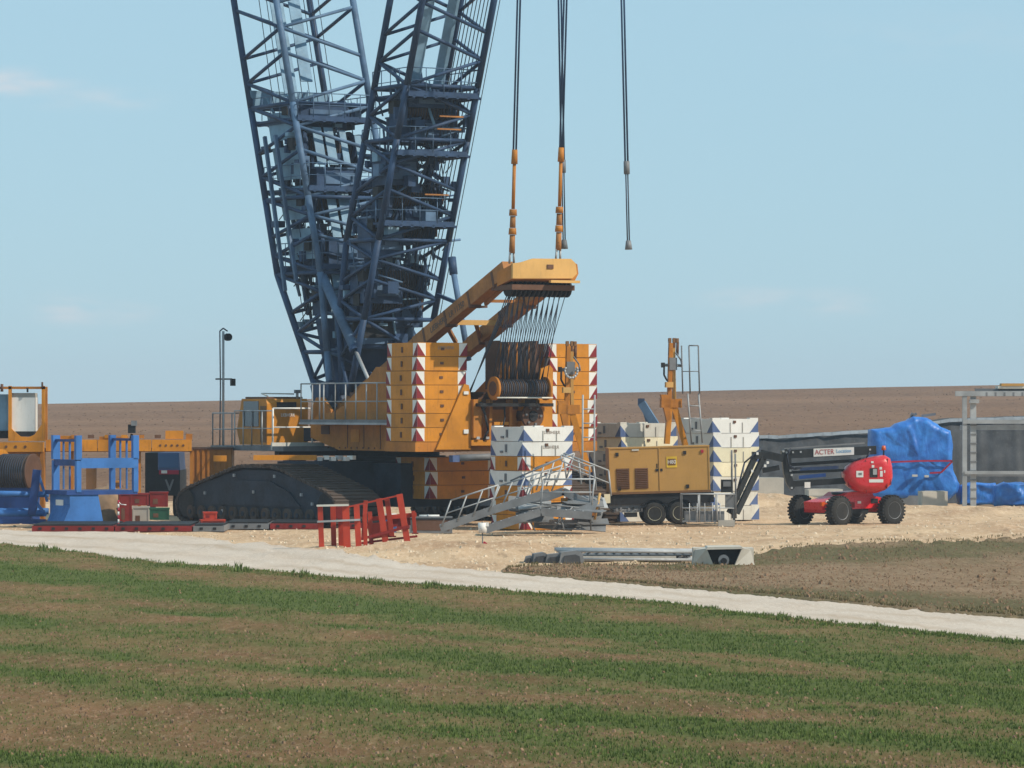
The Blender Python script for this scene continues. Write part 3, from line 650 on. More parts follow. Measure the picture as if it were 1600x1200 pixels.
for x, w, z0_, z1_ in ((-.75, .62, 17.2, 31), (.45, .5, 17.4, 31), (-.3, .6, 9.5, 13.4)):
    MB().bar((x, yr2(z0_) + 1.2, z0_), (x, yr2(z1_) + 1.2, z1_), w, .05, 'plateblue', up=(0, 1, 0)).build('guide_plate', mdo)
inn.bar((-.1, yr2(5.8) + 1.5, 6.3), (-.1, yr2(9) + 1.5, 9), 2.6, .5, 'boomblue', up=(0, 1, 0)); inn.build('guide_plate', mdo)
# side sheeting on the lower boom, left face seen as grey panels between braces
sh = MB(); 
for z0_, z1_ in ((10.9, 12.2), (12.6, 14.0), (14.3, 15.7), (16.0, 17.2)):
    sh.ext([(-HX + .25, yf1(z0_) - .9, z0_), (-HX + .25, yf1(z0_) - 3.5, z0_), (-HX + .25, yf1(z1_) - 3.5, z1_), (-HX + .25, yf1(z1_) - .9, z1_)], (.04, 0, 0), 'plateblue')
sh.build('side_panel', mbo)
sh = MB()
for k in range(2):
    sh.bar((-HX - .12 + k * .02, yf1(10.0) - .85 - k, 9.6 + k * .4), (-HX - .12, yf1(16.5) - 1.2 - k, 16.2), .14, .14, 'boomlight')
sh.bar((-HX, yf1(18) - .1, 17.9), (HX, yf1(18) - .1, 17.9), .1, .75, 'plateblue'); sh.build('guide_rail', mbo)
# ropes along booms
rp = MB()
for k in range(9):
    x = -1.5 + k * .36; rp.tube((x, yf1(9) - 1.4, 8), (x + .1, yf1(31) - 1.9, 31), .018, 'rope', 5)
rp.build('hoist_rope', mbo)
rp = MB()
for k in range(7):
    x = .35 + k * .17; rp.tube((x, yr2(9.5) + .2, 9.5), (x + .25, yr2(31) + .35, 31), .022, 'rope', 5)
rp.tube((1.75, yr2(7.9) - .12, 7.6), (1.62, yr2(31) - .5, 31), .018, 'rope', 5)
rp.build('hoist_rope', mdo)
# backstop cylinders
for x, yb, zb, yt, zt in ((-1.7, -1.3, 5.2, 3.6, 10.4), (1.3, -.6, 5.4, 3.9, 10.8)):
    b_ = MB(); p = Vector((x, yb, zb)); t = Vector((x, yt, zt)); m_ = p.lerp(t, .34)
    b_.tube(p, m_, .075, 'galv', 10); b_.tube(m_, t, .21, 'boomlight', 14); b_.tube(m_, m_.lerp(t, .05), .25, 'boomblue', 14); b_.build('backstop_cylinder', crane)
b_ = MB(); b_.tube((1.35, -3.6, 6.6), (1.35, -2.2, 10.6), .12, 'boomlight', 10); b_.tube((1.35, -2.35, 10.1), (1.35, -2.2, 10.8), .17, 'boomblue', 10); b_.bar((1.35, -2.8, 8.9), (1.35, -1.0, 9.3), .12, .14, 'boomblue')
b_.build('backstop_cylinder', crane)
# gantry (A-frame)
ga = MB(); fy, fz, hy, hz = 1.9, 4.75, -11.65, 10.02
for x in (-1.25, 1.25):
    ga.bar((x, fy, fz), (x, -4.1, 7.2), .50, .50, 'orange_grime_shade'); ga.bar((x, -4.1, 7.2), (x, hy + .3, hz), .46, .60, 'orange_grime_shade')
    for t in (.12, .35, .6, .85):
        p = Vector((x, -4.1, 7.2)).lerp(Vector((x, hy, hz)), t); ga.box(p, (.5, .14, .66), 'machinery', rx=-20)
ga.bar((-1.25, -6.4, 8.05), (1.25, -6.4, 8.05), .2, .2, 'orange_pale'); ga.bar((-1.25, -8.6, 8.85), (1.25, -8.6, 8.85), .12, .12, 'orange_grime_shade')
ga.bar((-1.25, -6.4, 7.95), (.2, -4.6, 7.3), .14, .14, 'orange_grime_shade'); ga.bar((1.25, -4.8, 7.4), (.1, -6.4, 8.0), .14, .14, 'orange_grime_shade')
ga.bar((-.95, -9.0, 8.75), (-.95, -11.2, 9.7), .12, .22, 'orange_grime_shade'); ga.box((-.9, -8.4, 8.62), (.5, .5, .08), 'machinery')
gao = ga.build('gantry', crane)
gh = MB()
gh.ext([(-1.5, hy - .45, 9.62), (1.15, hy - .45, 9.66), (1.36, hy - .45, 9.85), (1.3, hy - .45, 10.25), (1.1, hy - .45, 10.42), (-.6, hy - .45, 10.40), (-1.1, hy - .45, 10.25), (-1.5, hy - .45, 10.2)], (0, .12, 0), 'orange_pale')  # face plate in paler orange, its sunlit tone painted in
gh.ext([(-1.5, hy - .33, 9.60), (1.35, hy - .33, 9.60), (1.5, hy - .33, 9.85), (1.45, hy - .33, 10.22), (1.1, hy - .33, 10.36), (-.6, hy - .33, 10.34), (-1.5, hy - .33, 10.15)], (0, 1.1, -.25), 'orange_deep')
gh.bx(0.1, 1.4, hy - .62, hy - .45, 9.48, 9.58, 'orange_pale'); gh.bx(-1.45, 1.35, hy - .3, hy + 1.3, 9.2, 9.4, 'machinery')
gh.box((.15, hy - .47, 10.1), (.28, .04, .16), 'machinery')
for k in range(14): gh.tube((-1.3 + k * .2, hy + .3, 9.3), (-1.22 + k * .2, hy + .3, 9.3), .36, 'black', 18)
gh.build('gantry_head', gao)
text('lettering', 'LIEBHERR  LR 11350', .34, 'ink', gao, Matrix.Translation((-1.485, -6.9, 8.24)) @ Matrix.Rotation(R(-90), 4, 'Z') @ Matrix.Rotation(math.atan2(2.82, 7.5), 4, Matrix.Rotation(R(0), 3, 'Z') @ Vector((0, -1, 0))) @ Matrix.Rotation(R(90), 4, 'X'), 1.0)
lr = MB()
for k in range(34):
    x = -1.25 + k * .076; lr.tube((x, hy + .1 + .2 * (k % 3), 9.3), (-.9 + k * .066, -9.75 - .3 * (k % 3 - 1), 5.7), .017, 'rope', 5)
for k in range(4): lr.tube((-1.25 + k * .1, hy + .2, 9.3), (-1.5 - k * .03, -8.5, 4.9), .022, 'rope', 5)
lr.build('gantry_rope', crane)
# pendants above the gantry head
def pend(x, y0, z0, dz, dy, orange=True, z1=31.0):
    mb = MB(); f = lambda z, o=0: Vector((x + o, y0 + dy * (z - z0), z))
    if orange:
        for o in (-.10, .10): mb.tube(f(z0, o), f(z0 + .45, o * .8), .05, 'galv', 6)
        zz = z0 + .4
        for k, (l, r) in enumerate(((.7, .12), (.25, .16), (.45, .12), (.25, .16))): mb.tube(f(zz), f(zz + l), r, 'orange_grime_shade' if k % 2 == 0 else 'orange_deep', 8, r * .9); zz += l + .01
        mb.tube(f(zz), f(zz + 1.75, 0), .07, 'orange_deep', 8); zz += 1.72
        mb.tube(f(zz), f(zz + .55), .13, 'orange_deep', 8, .11); zz += .5
    else:
        mb.tube(f(z0), f(z0 + .35), .15, 'galvdark', 8, .10); zz = z0 + .3
        for o in (-.045, .045): mb.tube(f(zz, o), f(zz + 2.7, o), .03, 'rope', 6)
        zz += 2.65; mb.tube(f(zz), f(zz + .5), .12, 'galvdark', 8); zz += .45
    for o in (-.06, .06): mb.tube(f(zz, o), f(z1, o * 1.1), .042, 'boomblue', 6)
    mb.build('pendant', crane)
pend(-1.35, hy - .1, 10.2, 0, -.055); pend(.72, hy - .1, 10.35, 0, -.055)
pend(1.06, hy, 10.82, 0, .035, False); pend(3.98, hy, 10.85, 0, .045, False)

# ---- counterweight slabs
def oslab(Wd, L, hh, mk=True, m1='orange'):
    mb = MB(); mb.bx(-Wd / 2, Wd / 2, -L / 2, L / 2, .012, hh, m1); mb.bx(-Wd / 2 + .06, Wd / 2 - .06, -L / 2 + .06, L / 2 - .06, -.0, .012, 'machinery')
    e = .004; q = .36
    for sx in (-1, 1):      # rear and front faces
        for sy in (-1, 1):
            y = sy * (L / 2 + e); x = sx * Wd / 2
            mb.ext([(x, y, .03), (x - sx * q, y, .03), (x - sx * q, y, hh - .02), (x, y, hh - .02)], (0, -sy * .003, 0), 'white')
            mb.ext([(x, y + sy * .004, .03), (x - sx * q * .93, y + sy * .004, .03), (x, y + sy * .004, hh - .03)], (0, -sy * .003, 0), 'markred')
            xx = sx * (Wd / 2 + e); yy = sy * L / 2
            mb.ext([(xx, yy, .03), (xx, yy - sy * q, .03), (xx, yy - sy * q, hh - .02), (xx, yy, hh - .02)], (-sx * .003, 0, 0), 'white')
            mb.ext([(xx + sx * .004, yy, .03), (xx + sx * .004, yy - sy * q * .93, .03), (xx + sx * .004, yy, hh - .03)], (-sx * .003, 0, 0), 'markred')
    mb.box((0, -L / 2 - .01, hh * .55), (.14, .04, .10), 'machinery'); mb.box((-Wd / 2 - .01, 0, hh * .5), (.04, .12, .22), 'machinery')
    return mb.mesh('counterweight_slab')
def wslab(Wd, L, hh, mat):
    mb = MB(); mb.bx(-Wd / 2, Wd / 2, -L / 2, L / 2, .012, hh, mat); e = .004; q = .42
    for sx in (-1, 1):
        for sy in (-1, 1):
            x = sx * Wd / 2; y = sy * (L / 2 + e)
            mb.ext([(x, y, .02), (x - sx * q, y, .02), (x, y, hh - .08)], (0, -sy * .003, 0), 'markblue')
            xx = sx * (Wd / 2 + e); yy = sy * L / 2
            mb.ext([(xx, yy, .02), (xx, yy - sy * q, .02), (xx, yy, hh - .08)], (-sx * .003, 0, 0), 'markblue')
            mb.box((sx * (Wd / 2 - .2), sy * (L / 2 - .12), hh + .02), (.4, .24, .05), mat)
    mb.box((-Wd / 2 - .02, 0, hh * .55), (.06, .1, .3), 'galvdark'); mb.box((-Wd / 2 - .02, .35, hh * .3), (.05, .2, .08), 'galvdark')
    for x in (-.25, .35): mb.box((x, -L / 2 - .012, hh * .4), (.03, .03, hh * .7), 'concrete')
    for x in (-.05, ): mb.box((x, -L / 2 - .02, hh * .8), (.12, .05, .1), 'machinery')
    return mb.mesh('counterweight_slab')
ORD = ['lowest', 'second from the bottom', 'third from the bottom', 'fourth from the bottom', 'fifth from the bottom', 'sixth from the bottom', 'topmost']
def stack(corner_local=None, world=None, Wd=2.2, L=2.45, hh=.55, z0=0, kinds='', where='', group='', rz=PSI, texty=None, meshes={}):
    n = len(kinds)
    for k, kd in enumerate(kinds):
        key = (kd, Wd, L, hh)
        if key not in meshes: meshes[key] = oslab(Wd, L, hh - .006) if kd == 'o' else wslab(Wd, L, hh - .006, {'w': 'white', 'd': 'dirtywhite', 'c': 'creamwhite'}[kd])
        o = bpy.data.objects.new('counterweight_slab', meshes[key]); C.objects.link(o)
        jx, jy = random.uniform(-.035, .035), random.uniform(-.035, .035)
        o.location = world + Vector((jx, jy, z0 + k * hh)); o.rotation_euler = (0, 0, R(rz) + random.uniform(-.009, .009))
        od = 'topmost' if k == n - 1 else ('lowest' if k == 0 else ORD[k])
        what = 'orange counterweight slab with red and white corner triangles' if kd == 'o' else 'white counterweight slab with blue corner triangles'
        tag(o, f'{what}, {od} {where}', 'counterweight', group)
        if texty and k in texty: text('lettering', texty[k], .17, 'inkfaint', o, facing((.15, -L / 2 - .008, hh * .62)), 1.0)
stack(world=cw(-4.05 + 1.1, -9.1 + 1.23), z0=3.35, kinds='ooooooo', where='in the tall stack beside the cab-side railing', group='slabs in the tall stack left of the winch', texty={6: 'LIEBHERR'})
stack(world=cw(4.05 - 1.1, -9.1 + 1.23), z0=3.35, kinds='ooooooo', where='in the tall stack right of the winch', group='slabs in the tall stack right of the winch')
c35 = Matrix.Rotation(R(35), 3, 'Z')
uw = lambda x, y: Vector((XC, YC, 0)) + c35 @ Vector((x, y, 0))
stack(world=uw(0.0, -3.97 + .35), Wd=3.2, L=2.4, hh=.56, z0=1.02, kinds='ooo', where='low in the shade under the crane body', group='slabs under the crane body', rz=35)
cs_, sn_ = math.cos(R(30)), math.sin(R(30))
def from_corner(px, Y, Wd, L): x = gx(px, Y); return Vector((x + cs_ * Wd / 2 - sn_ * L / 2, Y + sn_ * Wd / 2 + cs_ * L / 2, 0))
stack(world=from_corner(817, 155.5, 2.2, 2.45), hh=.56, z0=.02, kinds='ooowoww', where='in the mixed stack below the gantry ropes', group='slabs in the mixed stack below the gantry ropes', texty={6: 'LIEBHERR', 5: 'LIEBHERR'})
stack(world=from_corner(970, 166.8, 2.7, 2.45), Wd=2.7, hh=.575, z0=.02, kinds='dddddcd', where='in the stained stack behind the ochre generator', group='slabs in the stack behind the generator')
stack(world=from_corner(1114, 169.0, 2.25, 2.45), Wd=2.25, hh=.60, z0=.02, kinds='dddccww', where='in the white stack right of the generator', group='slabs in the stack right of the generator')

# ---- ballast hangers with orange legs, ladders
def hanger(px, Y, topy, label, hook):
    t = thing('ballast_hanger', label, 'lifting frame', (gx(px, Y), Y, 0), 12, 'orange hangers standing on the ballast'); zt = gz(topy, Y)
    mb = MB()
    mb.bar((-.12, 0, zt - 2.6), (-.05, 0, zt - .1), .16, .2, 'orange_deep'); mb.bar((.12, .05, zt - 3.2), (.06, 0, zt - .3), .12, .16, 'ochre')
    mb.bar((-.1, 0, zt - 2.7), (-.22, 0, zt - 4.2), .2, .24, 'orange'); mb.bar((.1, 0, zt - 2.7), (.75, -.1, zt - 5.0), .22, .24, 'orange')
    mb.box((-.05, 0, zt - 2.55), (.85, .3, .36), 'orange_deep'); mb.ext([(-.5, -.15, zt - 2.2), (-.1, -.15, zt - 2.2), (-.1, -.15, zt - 3.2), (-.25, -.15, zt - 3.3)], (0, .2, 0), 'orange_deep')
    mb.box((-.15, -.1, zt - 1.8), (.3, .25, .22), 'orange_pale')
    mb.build('mast', t)
    pk = MB()
    for a, dx in ((0, -.1), (0, .08), (0, .22)): pk.tube((dx, 0, zt - .6), (dx + .02, 0, zt + (.1 if dx < .2 else -.05)), .06, 'machinery', 8); pk.box((dx, 0, zt), (.1, .14, .18), 'ochre_dark')
    pk.box((.02, 0, zt - .95), (.32, .28, .5), 'galvdark'); pk.tube((-.35, 0, zt - 1.0), (.4, 0, zt - 1.02), .06, 'galvdark', 8); pk.box((-.38, 0, zt - 1.0), (.12, .2, .2), 'black')
    pk.path([(-.34, -.05, zt - 1.0), (-.36, -.1, zt - 1.4), (-.25, -.1, zt - 1.6), (-.1, 0, zt - 1.7)], .04, 'black')
    pk.path([(.15, -.05, zt - .5), (.35, -.1, zt - .8), (.4, -.1, zt - 1.05)], .035, 'galvdark')
    pk.build('pulley_head', t)
    if hook:
        sk = MB(); pts = [(.0 + .25 * math.sin(a), -.3, zt - 1.05 - .28 * math.cos(a)) for a in [R(x) for x in range(-120, 121, 24)]]
        sk.path(pts, .045, 'galv', 8); sk.build('shackle', t)
    return t
hanger(890, 158.8, 537, 'orange hanger with grey shackle beside the winch, in front of the right counterweight stack', True)
hanger(1050, 166.4, 532, 'orange hanger with a splayed leg rising behind the ochre generator', False)
def ladder_thing(px0, py0, px1, py1, Y, label, cage=None):
    t = thing('access_ladder', label, 'ladder', (gx(px0, Y), Y, 0), 0, 'access ladders at the ballast'); a = W(px0, py0, Y) - t.location; b = W(px1, py1, Y) - t.location
    mb = MB(); ladder(mb, a, b, .46, 'galv', (1, .25, 0), .46, .035); mb.build('rungs', t)
    if cage:
        c = MB(); z = b.z
        for dx in cage: c.tube((b.x + dx, 0, z), (b.x + dx - .05, 0, z + 1.95), .03, 'galvdark', 6)
        c.tube((b.x + cage[1] - .05, 0, z + 1.95), (b.x + cage[2] - .05, 0, z + 1.95), .03, 'galvdark', 6); c.tube((b.x + cage[0], 0, z + .9), (b.x + cage[2], 0, z + .9), .02, 'galvdark', 6); c.build('hand_loop', t)
ladder_thing(919, 750, 920, 617, 154.5, 'grey ladder standing against the right counterweight stack')
ladder_thing(1089, 692, 1083, 615, 166.2, 'grey ladder with tall hand loops next to the hanger behind the generator', (-.42, -.12, .26))

# ================================================================== generator trailer
gt = thing('generator_trailer', 'ochre generator container on a two axle black trailer with dark louvres', 'generator', (gx(1033, 163), 163, 0), 3, ry=-1.6)
S = 163 / F
gb = MB(); gw = 157 * S
gb.bx(-gw / 2, gw / 2, 0, 1.9, 1.36, 3.08, 'ochre'); gb.bx(-gw / 2 - .02, gw / 2 + .02, -.03, 1.93, 3.08, 3.13, 'ochre'); gb.bx(-gw / 2 - .03, gw / 2 + .03, -.04, 1.94, 1.27, 1.36, 'ochre_dark')
for x in (-gw / 2 + .02, .0, gw / 2 - .02): gb.bx(x - .025, x + .025, -.025, 0, 1.36, 3.08, 'ochre')
gbo = gb.build('housing', gt)
for x in (-1.47, -.72):
    lv = MB(); lv.bx(x - .26, x + .26, -.02, 0.0, 1.48, 2.3, 'ochre_dark')
    for k in range(11): lv.box((x, -.03, 1.53 + k * .073), (.5, .05, .02), 'machinery', rx=30)
    lv.build('louvre', gbo)
MB().bx(-.04, .0, -.012, 0, 1.4, 3.05, 'ochre_dark').bx(-.12, -.08, -.014, 0, 2.28, 2.45, 'black').bx(.02, .12, -.03, 0, 2.15, 2.25, 'black').bx(-.16, -.05, -.03, 0, 2.15, 2.25, 'black').build('door_seam', gbo)
for x, z in ((-1.68, 2.86), (1.02, 2.86), (-1.62, 1.5), (1.1, 1.52)): MB().bx(x - .06, x + .06, -.04, 0, z - .07, z + .07, 'black').build('latch', gbo)
MB().box((1.72, -.03, 2.9), (.1, .05, .12), 'strapred').build('warning_lamp', gbo)
MB().box((-.95, -.02, 3.02), (.28, .03, .06), 'dirtywhite').build('label_plate', gbo)
sg = MB().bx(.28, .70, -.02, 0, 2.28, 2.72, 'yellow').bx(.335, .645, -.026, -.02, 2.37, 2.63, 'ochre_dark').build('sign', gbo)
text('lettering', 'H80', .21, 'white', sg, facing((.49, -.03, 2.50)), .95)
ch = MB(); ch.bx(-gw / 2 + .02, gw / 2 + .15, .05, 1.8, .86, 1.26, 'black'); ch.bx(-gw / 2 - .3, gw / 2, .15, .3, .72, .88, 'galvdark'); ch.bx(-gw / 2 - .3, gw / 2, 1.5, 1.65, .72, .88, 'galvdark')
ch.bx(-1.9, -.7, .1, 1.7, .55, .68, 'galv'); ch.bar((-gw / 2 - .2, .9, .7), (-gw / 2 - .95, .9, .55), .14, .14, 'black'); ch.box((-gw / 2 - .3, .5, 1.0), (.5, .8, .5), 'black')
ch.box((-gw / 2 - .12, .1, 1.12), (.24, .3, .36), 'creamwhite'); ch.box((-gw / 2 - .65, .4, .75), (.3, .5, .3), 'black'); ch.box((-1.2, .05, .45), (.5, .3, .18), 'black')
for k in range(8): ch.box((-1.9 + .16 * k, .02, .62 + .04 * (k % 3)), (.09, .1, .12), random.choice(('galv', 'black', 'galvdark')))
ch.build('chassis', gt)
def wheel(parent, x, y, z, r, w, rz=0, rim='rim', name='wheel', lug=0, ry_=0):
    e = bpy.data.objects.new(name, None); C.objects.link(e); e.parent = parent; e.location = (x, y, z); e.rotation_euler = (0, 0, R(rz))
    ty = MB(); n = 28; rings = []
    for yy, rr in ((-w / 2, r * .62), (-w / 2, r * .86), (-w * .38, r * .97), (-w * .2, r), (w * .2, r), (w * .38, r * .97), (w / 2, r * .86), (w / 2, r * .62)):
        rings.append([(math.cos(2 * math.pi * i / n) * rr, yy, math.sin(2 * math.pi * i / n) * rr) for i in range(n)])
    ty.rings(rings, 'tyre', True)
    for k in range(lug):
        a = 2 * math.pi * k / lug
        for sy in (-1, 1): ty.box((math.cos(a + sy * .07) * r, sy * w * .24, math.sin(a + sy * .07) * r), (.06, w * .42, .075), 'tyre', ry=-math.degrees(a))
    ty.build('tyre', e)
    rm_ = MB(); rings = []
    for yy, rr in ((-w / 2 - .01, r * .60), (-w * .46, r * .52), (-w * .25, r * .46), (-w * .25, r * .2), (-w * .42, r * .18), (-w * .42, .01)):
        rings.append([(math.cos(2 * math.pi * i / 20) * rr, yy, math.sin(2 * math.pi * i / 20) * rr) for i in range(20)])
    rm_.rings([list(reversed(q_)) for q_ in rings], rim, False)
    for k in range(8): a = k * math.pi / 4; rm_.tube((math.cos(a) * r * .32, -w * .25, math.sin(a) * r * .32), (math.cos(a) * r * .32, -w * .31, math.sin(a) * r * .32), .02, 'galvdark', 6)
    rm_.build('rim', e)
    return e
for x in (-.25, .75):
    for y in (.02, 1.75): wheel(gt, x, y, .47, .47, .3)
fd = MB()
for x in (-.25, .75):
    pts = [(x + .58 * math.cos(a), -.16, .47 + .58 * math.sin(a)) for a in [R(v) for v in range(10, 171, 16)]]
    for a, b in zip(pts[:-1], pts[1:]): fd.bar(Vector(a) + Vector((0, .17, 0)), Vector(b) + Vector((0, .17, 0)), .36, .02, 'black', up=(0, 0, 1))
fd.build('mudguard', gt)
jk = MB(); jk.tube((-2.7, .7, .95), (-2.7, .7, .2), .06, 'black', 8); jk.box((-2.7, .7, .12), (.22, .22, .36), 'black'); jk.box((-2.7, .5, .62), (.12, .16, .1), 'dirtywhite'); jk.box((-2.55, .6, .75), (.3, .3, .4), 'black'); jk.build('jockey_leg', gt)

# ================================================================== boom lift
bl = thing('boom_lift', 'red and black wheeled boom lift with its boom folded down', 'boom lift', (gx(1330, 164), 164, 0), 0)
S = 164 / F
th = 36; cf, sf = math.cos(R(th)), math.sin(R(th)); f_ = Vector((cf, sf, 0)); t_ = Vector((sf, -cf, 0))
c0 = Vector((gx(1322, 164) - gx(1330, 164), 0, 0))
CH = Matrix.Translation(c0) @ Matrix.Rotation(R(th), 4, 'Z')
cz = MB(CH); cz.ext([(x, -.55, z) for x, z in ((-1.7, .62), (1.75, .70), (1.8, 1.0), (.9, 1.16), (-.6, 1.16), (-1.75, .92))], (0, 1.1, 0), 'liftred')
for x in (-1.35, 1.35): cz.bx(x - .16, x + .16, -1.25, 1.25, .45, .68, 'liftblack'); cz.bx(x - .25, x + .25, -.7, .7, .5, .85, 'liftred')
cz.box((-1.6, -.5, .85), (.3, .12, .16), 'amber'); cz.box((-1.45, -.57, .95), (.2, .05, .1), 'white'); cz.tube((0, 0, 1.1), (0, 0, 1.3), .6, 'liftblack', 24)
cz.box((.2, -.2, .55), (.9, .8, .2), 'liftblack')
cz.ext([(-.75, -.62, 1.1), (.95, -.62, 1.1), (.8, -.62, 1.34), (-.4, -.62, 1.3)], (0, 1.25, 0), 'liftred'); cz.ext([(-.95, -.68, .62), (1.15, -.68, .66), (1.1, -.66, 1.12), (-.7, -.66, 1.12)], (0, 1.36, 0), 'liftred'); cz.box((-.4, -.69, .8), (.5, .03, .22), 'reddark'); cz.box((.9, -.69, .95), (.35, .03, .18), 'liftblack'); cz.box((.1, -.69, .9), (.18, .02, .1), 'white')
cz.build('chassis', bl)
for x in (-1.38, 1.38):
    for y in (-1.15, 1.15):
        p = c0 + f_ * x - t_ * y; wheel(bl, p.x, p.y, .58, .58, .42, th + (7 if x < 0 else 0), 'galvdark', 'wheel', 26)
# turret cowl: rounded shell traced as rings through its thickness
def PX(px, py): return ((px - 1330) * S, gz(py, 164))
TU = Matrix.Identity(4)
outline = [(1317, 748), (1316, 738), (1322, 729), (1334, 721), (1350, 716), (1366, 713), (1380, 711), (1388, 716), (1391, 728), (1392, 744), (1389, 757), (1380, 765), (1366, 770), (1348, 770), (1332, 766), (1322, 758)]
cxp = sum(p[0] for p in outline) / len(outline); cyp = sum(p[1] for p in outline) / len(outline)
tu = MB(); rings = []
for y, s_ in ((-1.18, .60), (-1.14, .80), (-1.02, .93), (-.8, 1.0), (.4, 1.0), (.6, .93), (.7, .8), (.74, .6)):
    r_ = []
    for i in range(len(outline)):
        px = cxp + (outline[i][0] - cxp) * s_; py = cyp + (outline[i][1] - cyp) * s_; a = PX(px, py); r_.append((a[0], y, a[1]))
    rings.append(r_)
tu.rings(rings, 'liftred', True, True); tuo = tu.build('turret_cowl', bl)
st = MB()
for (a, b, c, d), mt in (((1334, 1345, 735, 745), 'white'), ((1355, 1367, 731, 745), 'liftblack'), ((1360, 1366, 732, 741), 'galv')):
    p0 = PX(a, d); p1 = PX(b, c); st.bx(p0[0], p1[0], -1.20 - (.004 if mt == 'galv' else 0), -1.19, p0[1], p1[1], mt)
st.build('control_panel', tuo)
st = MB()
for (a, b, c, d) in ((1354, 1376, 748, 753), (1357, 1361, 720, 723), (1358, 1362, 726, 730), (1370, 1374, 729, 733), (1371, 1375, 735, 744), (1377, 1379, 734, 738)):
    p0 = PX(a, d); p1 = PX(b, c); st.bx(p0[0], p1[0], -1.19, -1.182, p0[1], p1[1], 'white')
st.build('sticker', tuo)
p = PX(1339.5, 740); text('lettering', '180', .13, 'ink', tuo, facing((p[0], -1.205, p[1])), .9)
sm = MB()
for q0, q1 in (((1349, 718), (1350, 769)), ((1383, 716), (1382, 763)), ((1322, 756), (1389, 752))):
    a = PX(*q0); b_ = PX(*q1); sm.bar((a[0], -1.02 if q0[0] != 1322 else -1.0, a[1]), (b_[0], -1.02, b_[1]), .02, .22, 'reddark')
sm.build('panel_seam', tuo)
hs = MB()
for dy_, dz_ in ((-.46, 0), (-.5, .05)):
    hs.path([(PX(x_, y_)[0], dy_, PX(x_, y_)[1] + dz_) for x_, y_ in ((1234, 702), (1229, 712), (1231, 728), (1240, 733), (1252, 731))], .022, 'rope', 5)
    hs.path([(PX(x_, y_)[0], dy_ + .05, PX(x_, y_)[1] + dz_) for x_, y_ in ((1358, 708), (1352, 716), (1338, 719), (1325, 722))], .022, 'rope', 5)
hs.build('hose', bl)
bc = MB(); p = PX(1379, 700); bc.tube((p[0], -.5, p[1] - .3), (p[0], -.5, p[1] - .05), .03, 'liftblack', 8); bc.tube((p[0], -.5, p[1] - .08), (p[0], -.5, p[1] + .1), .10, 'amber', 12, .07); bc.build('beacon', bl)
def arm(name, a, b, w, h, mat, y=-.1, parent=bl, extra=None):
    p = PX(*a); q = PX(*b); mb = MB(); mb.bar((p[0], y, p[1]), (q[0], y, q[1]), w, h, mat)
    if extra: extra(mb)
    return mb.build(name, parent)
def ex(mb):
    for px in (1228, 1238, 1250, 1358): a = PX(px, 706 - (px - 1222) * .035 + 1); mb.box((a[0], -.42, a[1]), (.07, .03, .07), 'galv')
ub = arm('upper_boom', (1222, 710), (1368, 703), .38, .34, 'liftblack', -.2, bl, ex)
arm('boom_pipe', (1225, 701), (1350, 692), .06, .06, 'galvdark', -.3)
bn = MB(); a = PX(1270, 713.5); b = PX(1333, 698.5)
bn.ext([(a[0], -.42, a[1]), (b[0], -.42, a[1] + .08), (b[0], -.42, b[1]), (a[0], -.42, b[1] - .06)], (0, -.01, 0), 'white'); bno = bn.build('banner', ub)
p = PX(1287, 706.3); text('lettering', 'ACTER', .28, 'inkred', bno, facing((p[0], -.436, p[1]), 0, 90, -2), .9)
p = PX(1317, 704.6); text('lettering', 'Location', .20, 'inkblue', bno, facing((p[0], -.436, p[1]), 0, 90, -2), .85)
arm('middle_arm', (1236, 726), (1345, 719), .34, .13, 'liftblack', .15); arm('middle_arm', (1238, 738), (1335, 734), .26, .11, 'liftblack', .1)
MB().bar((*PX(1250, 733)[:1], 0, PX(1250, 733)[1]), (PX(1310, 730)[0], 0, PX(1310, 730)[1]), .12, .12, 'markblue').build('hydraulic_cylinder', bl)
MB().bar((PX(1248, 746)[0], -.05, PX(1248, 746)[1]), (PX(1290, 742)[0], -.05, PX(1290, 742)[1]), .14, .14, 'steelbluedark').build('hydraulic_cylinder', bl)
arm('lower_arm', (1234, 756), (1335, 750), .45, .24, 'liftblack', -.15)
lk = MB(); pts = [PX(*q) for q in ((1220, 704), (1228, 701), (1235, 712), (1237, 745), (1241, 762), (1236, 766), (1229, 757), (1224, 740))]
lk.ext([(a[0], -.4, a[1]) for a in pts], (0, .75, 0), 'liftblack')
for px, py in ((1223, 705), (1233, 728), (1234, 735), (1236, 742), (1236, 762)): a = PX(px, py); lk.box((a[0], -.43, a[1]), (.08, .04, .08), 'galv')
lk.build('boom_link', bl)
a = PX(1256, 762); b = PX(1265, 753); MB().bx(a[0], b[0], -.43, -.40, a[1], b[1], 'white').build('sticker', bl)
arm('nose_link', (1222, 716), (1186, 708), .3, .30, 'liftblack', -.6); arm('nose_link', (1216, 730), (1190, 735), .25, .2, 'liftblack', -.5)
jb = MB(); 
for y in (-1.3, -.95):
    for dx in (0, 14): a = PX(1178 + dx, 711); b = PX(1136 + dx * .8, 800); jb.bar((a[0], y, a[1]), (b[0], y - .6, b[1]), .10, .22, 'liftblack')
a = PX(1190, 709); jb.box((a[0] - .1, -1.1, a[1] - .05), (.7, .6, .28), 'liftblack')
for px, py in ((1196, 722), (1192, 727), (1172, 735), (1163, 760), (1153, 778), (1180, 708)): a = PX(px, py); jb.box((a[0], -1.5, a[1]), (.09, .1, .1), 'white')
jb.build('jib', bl)
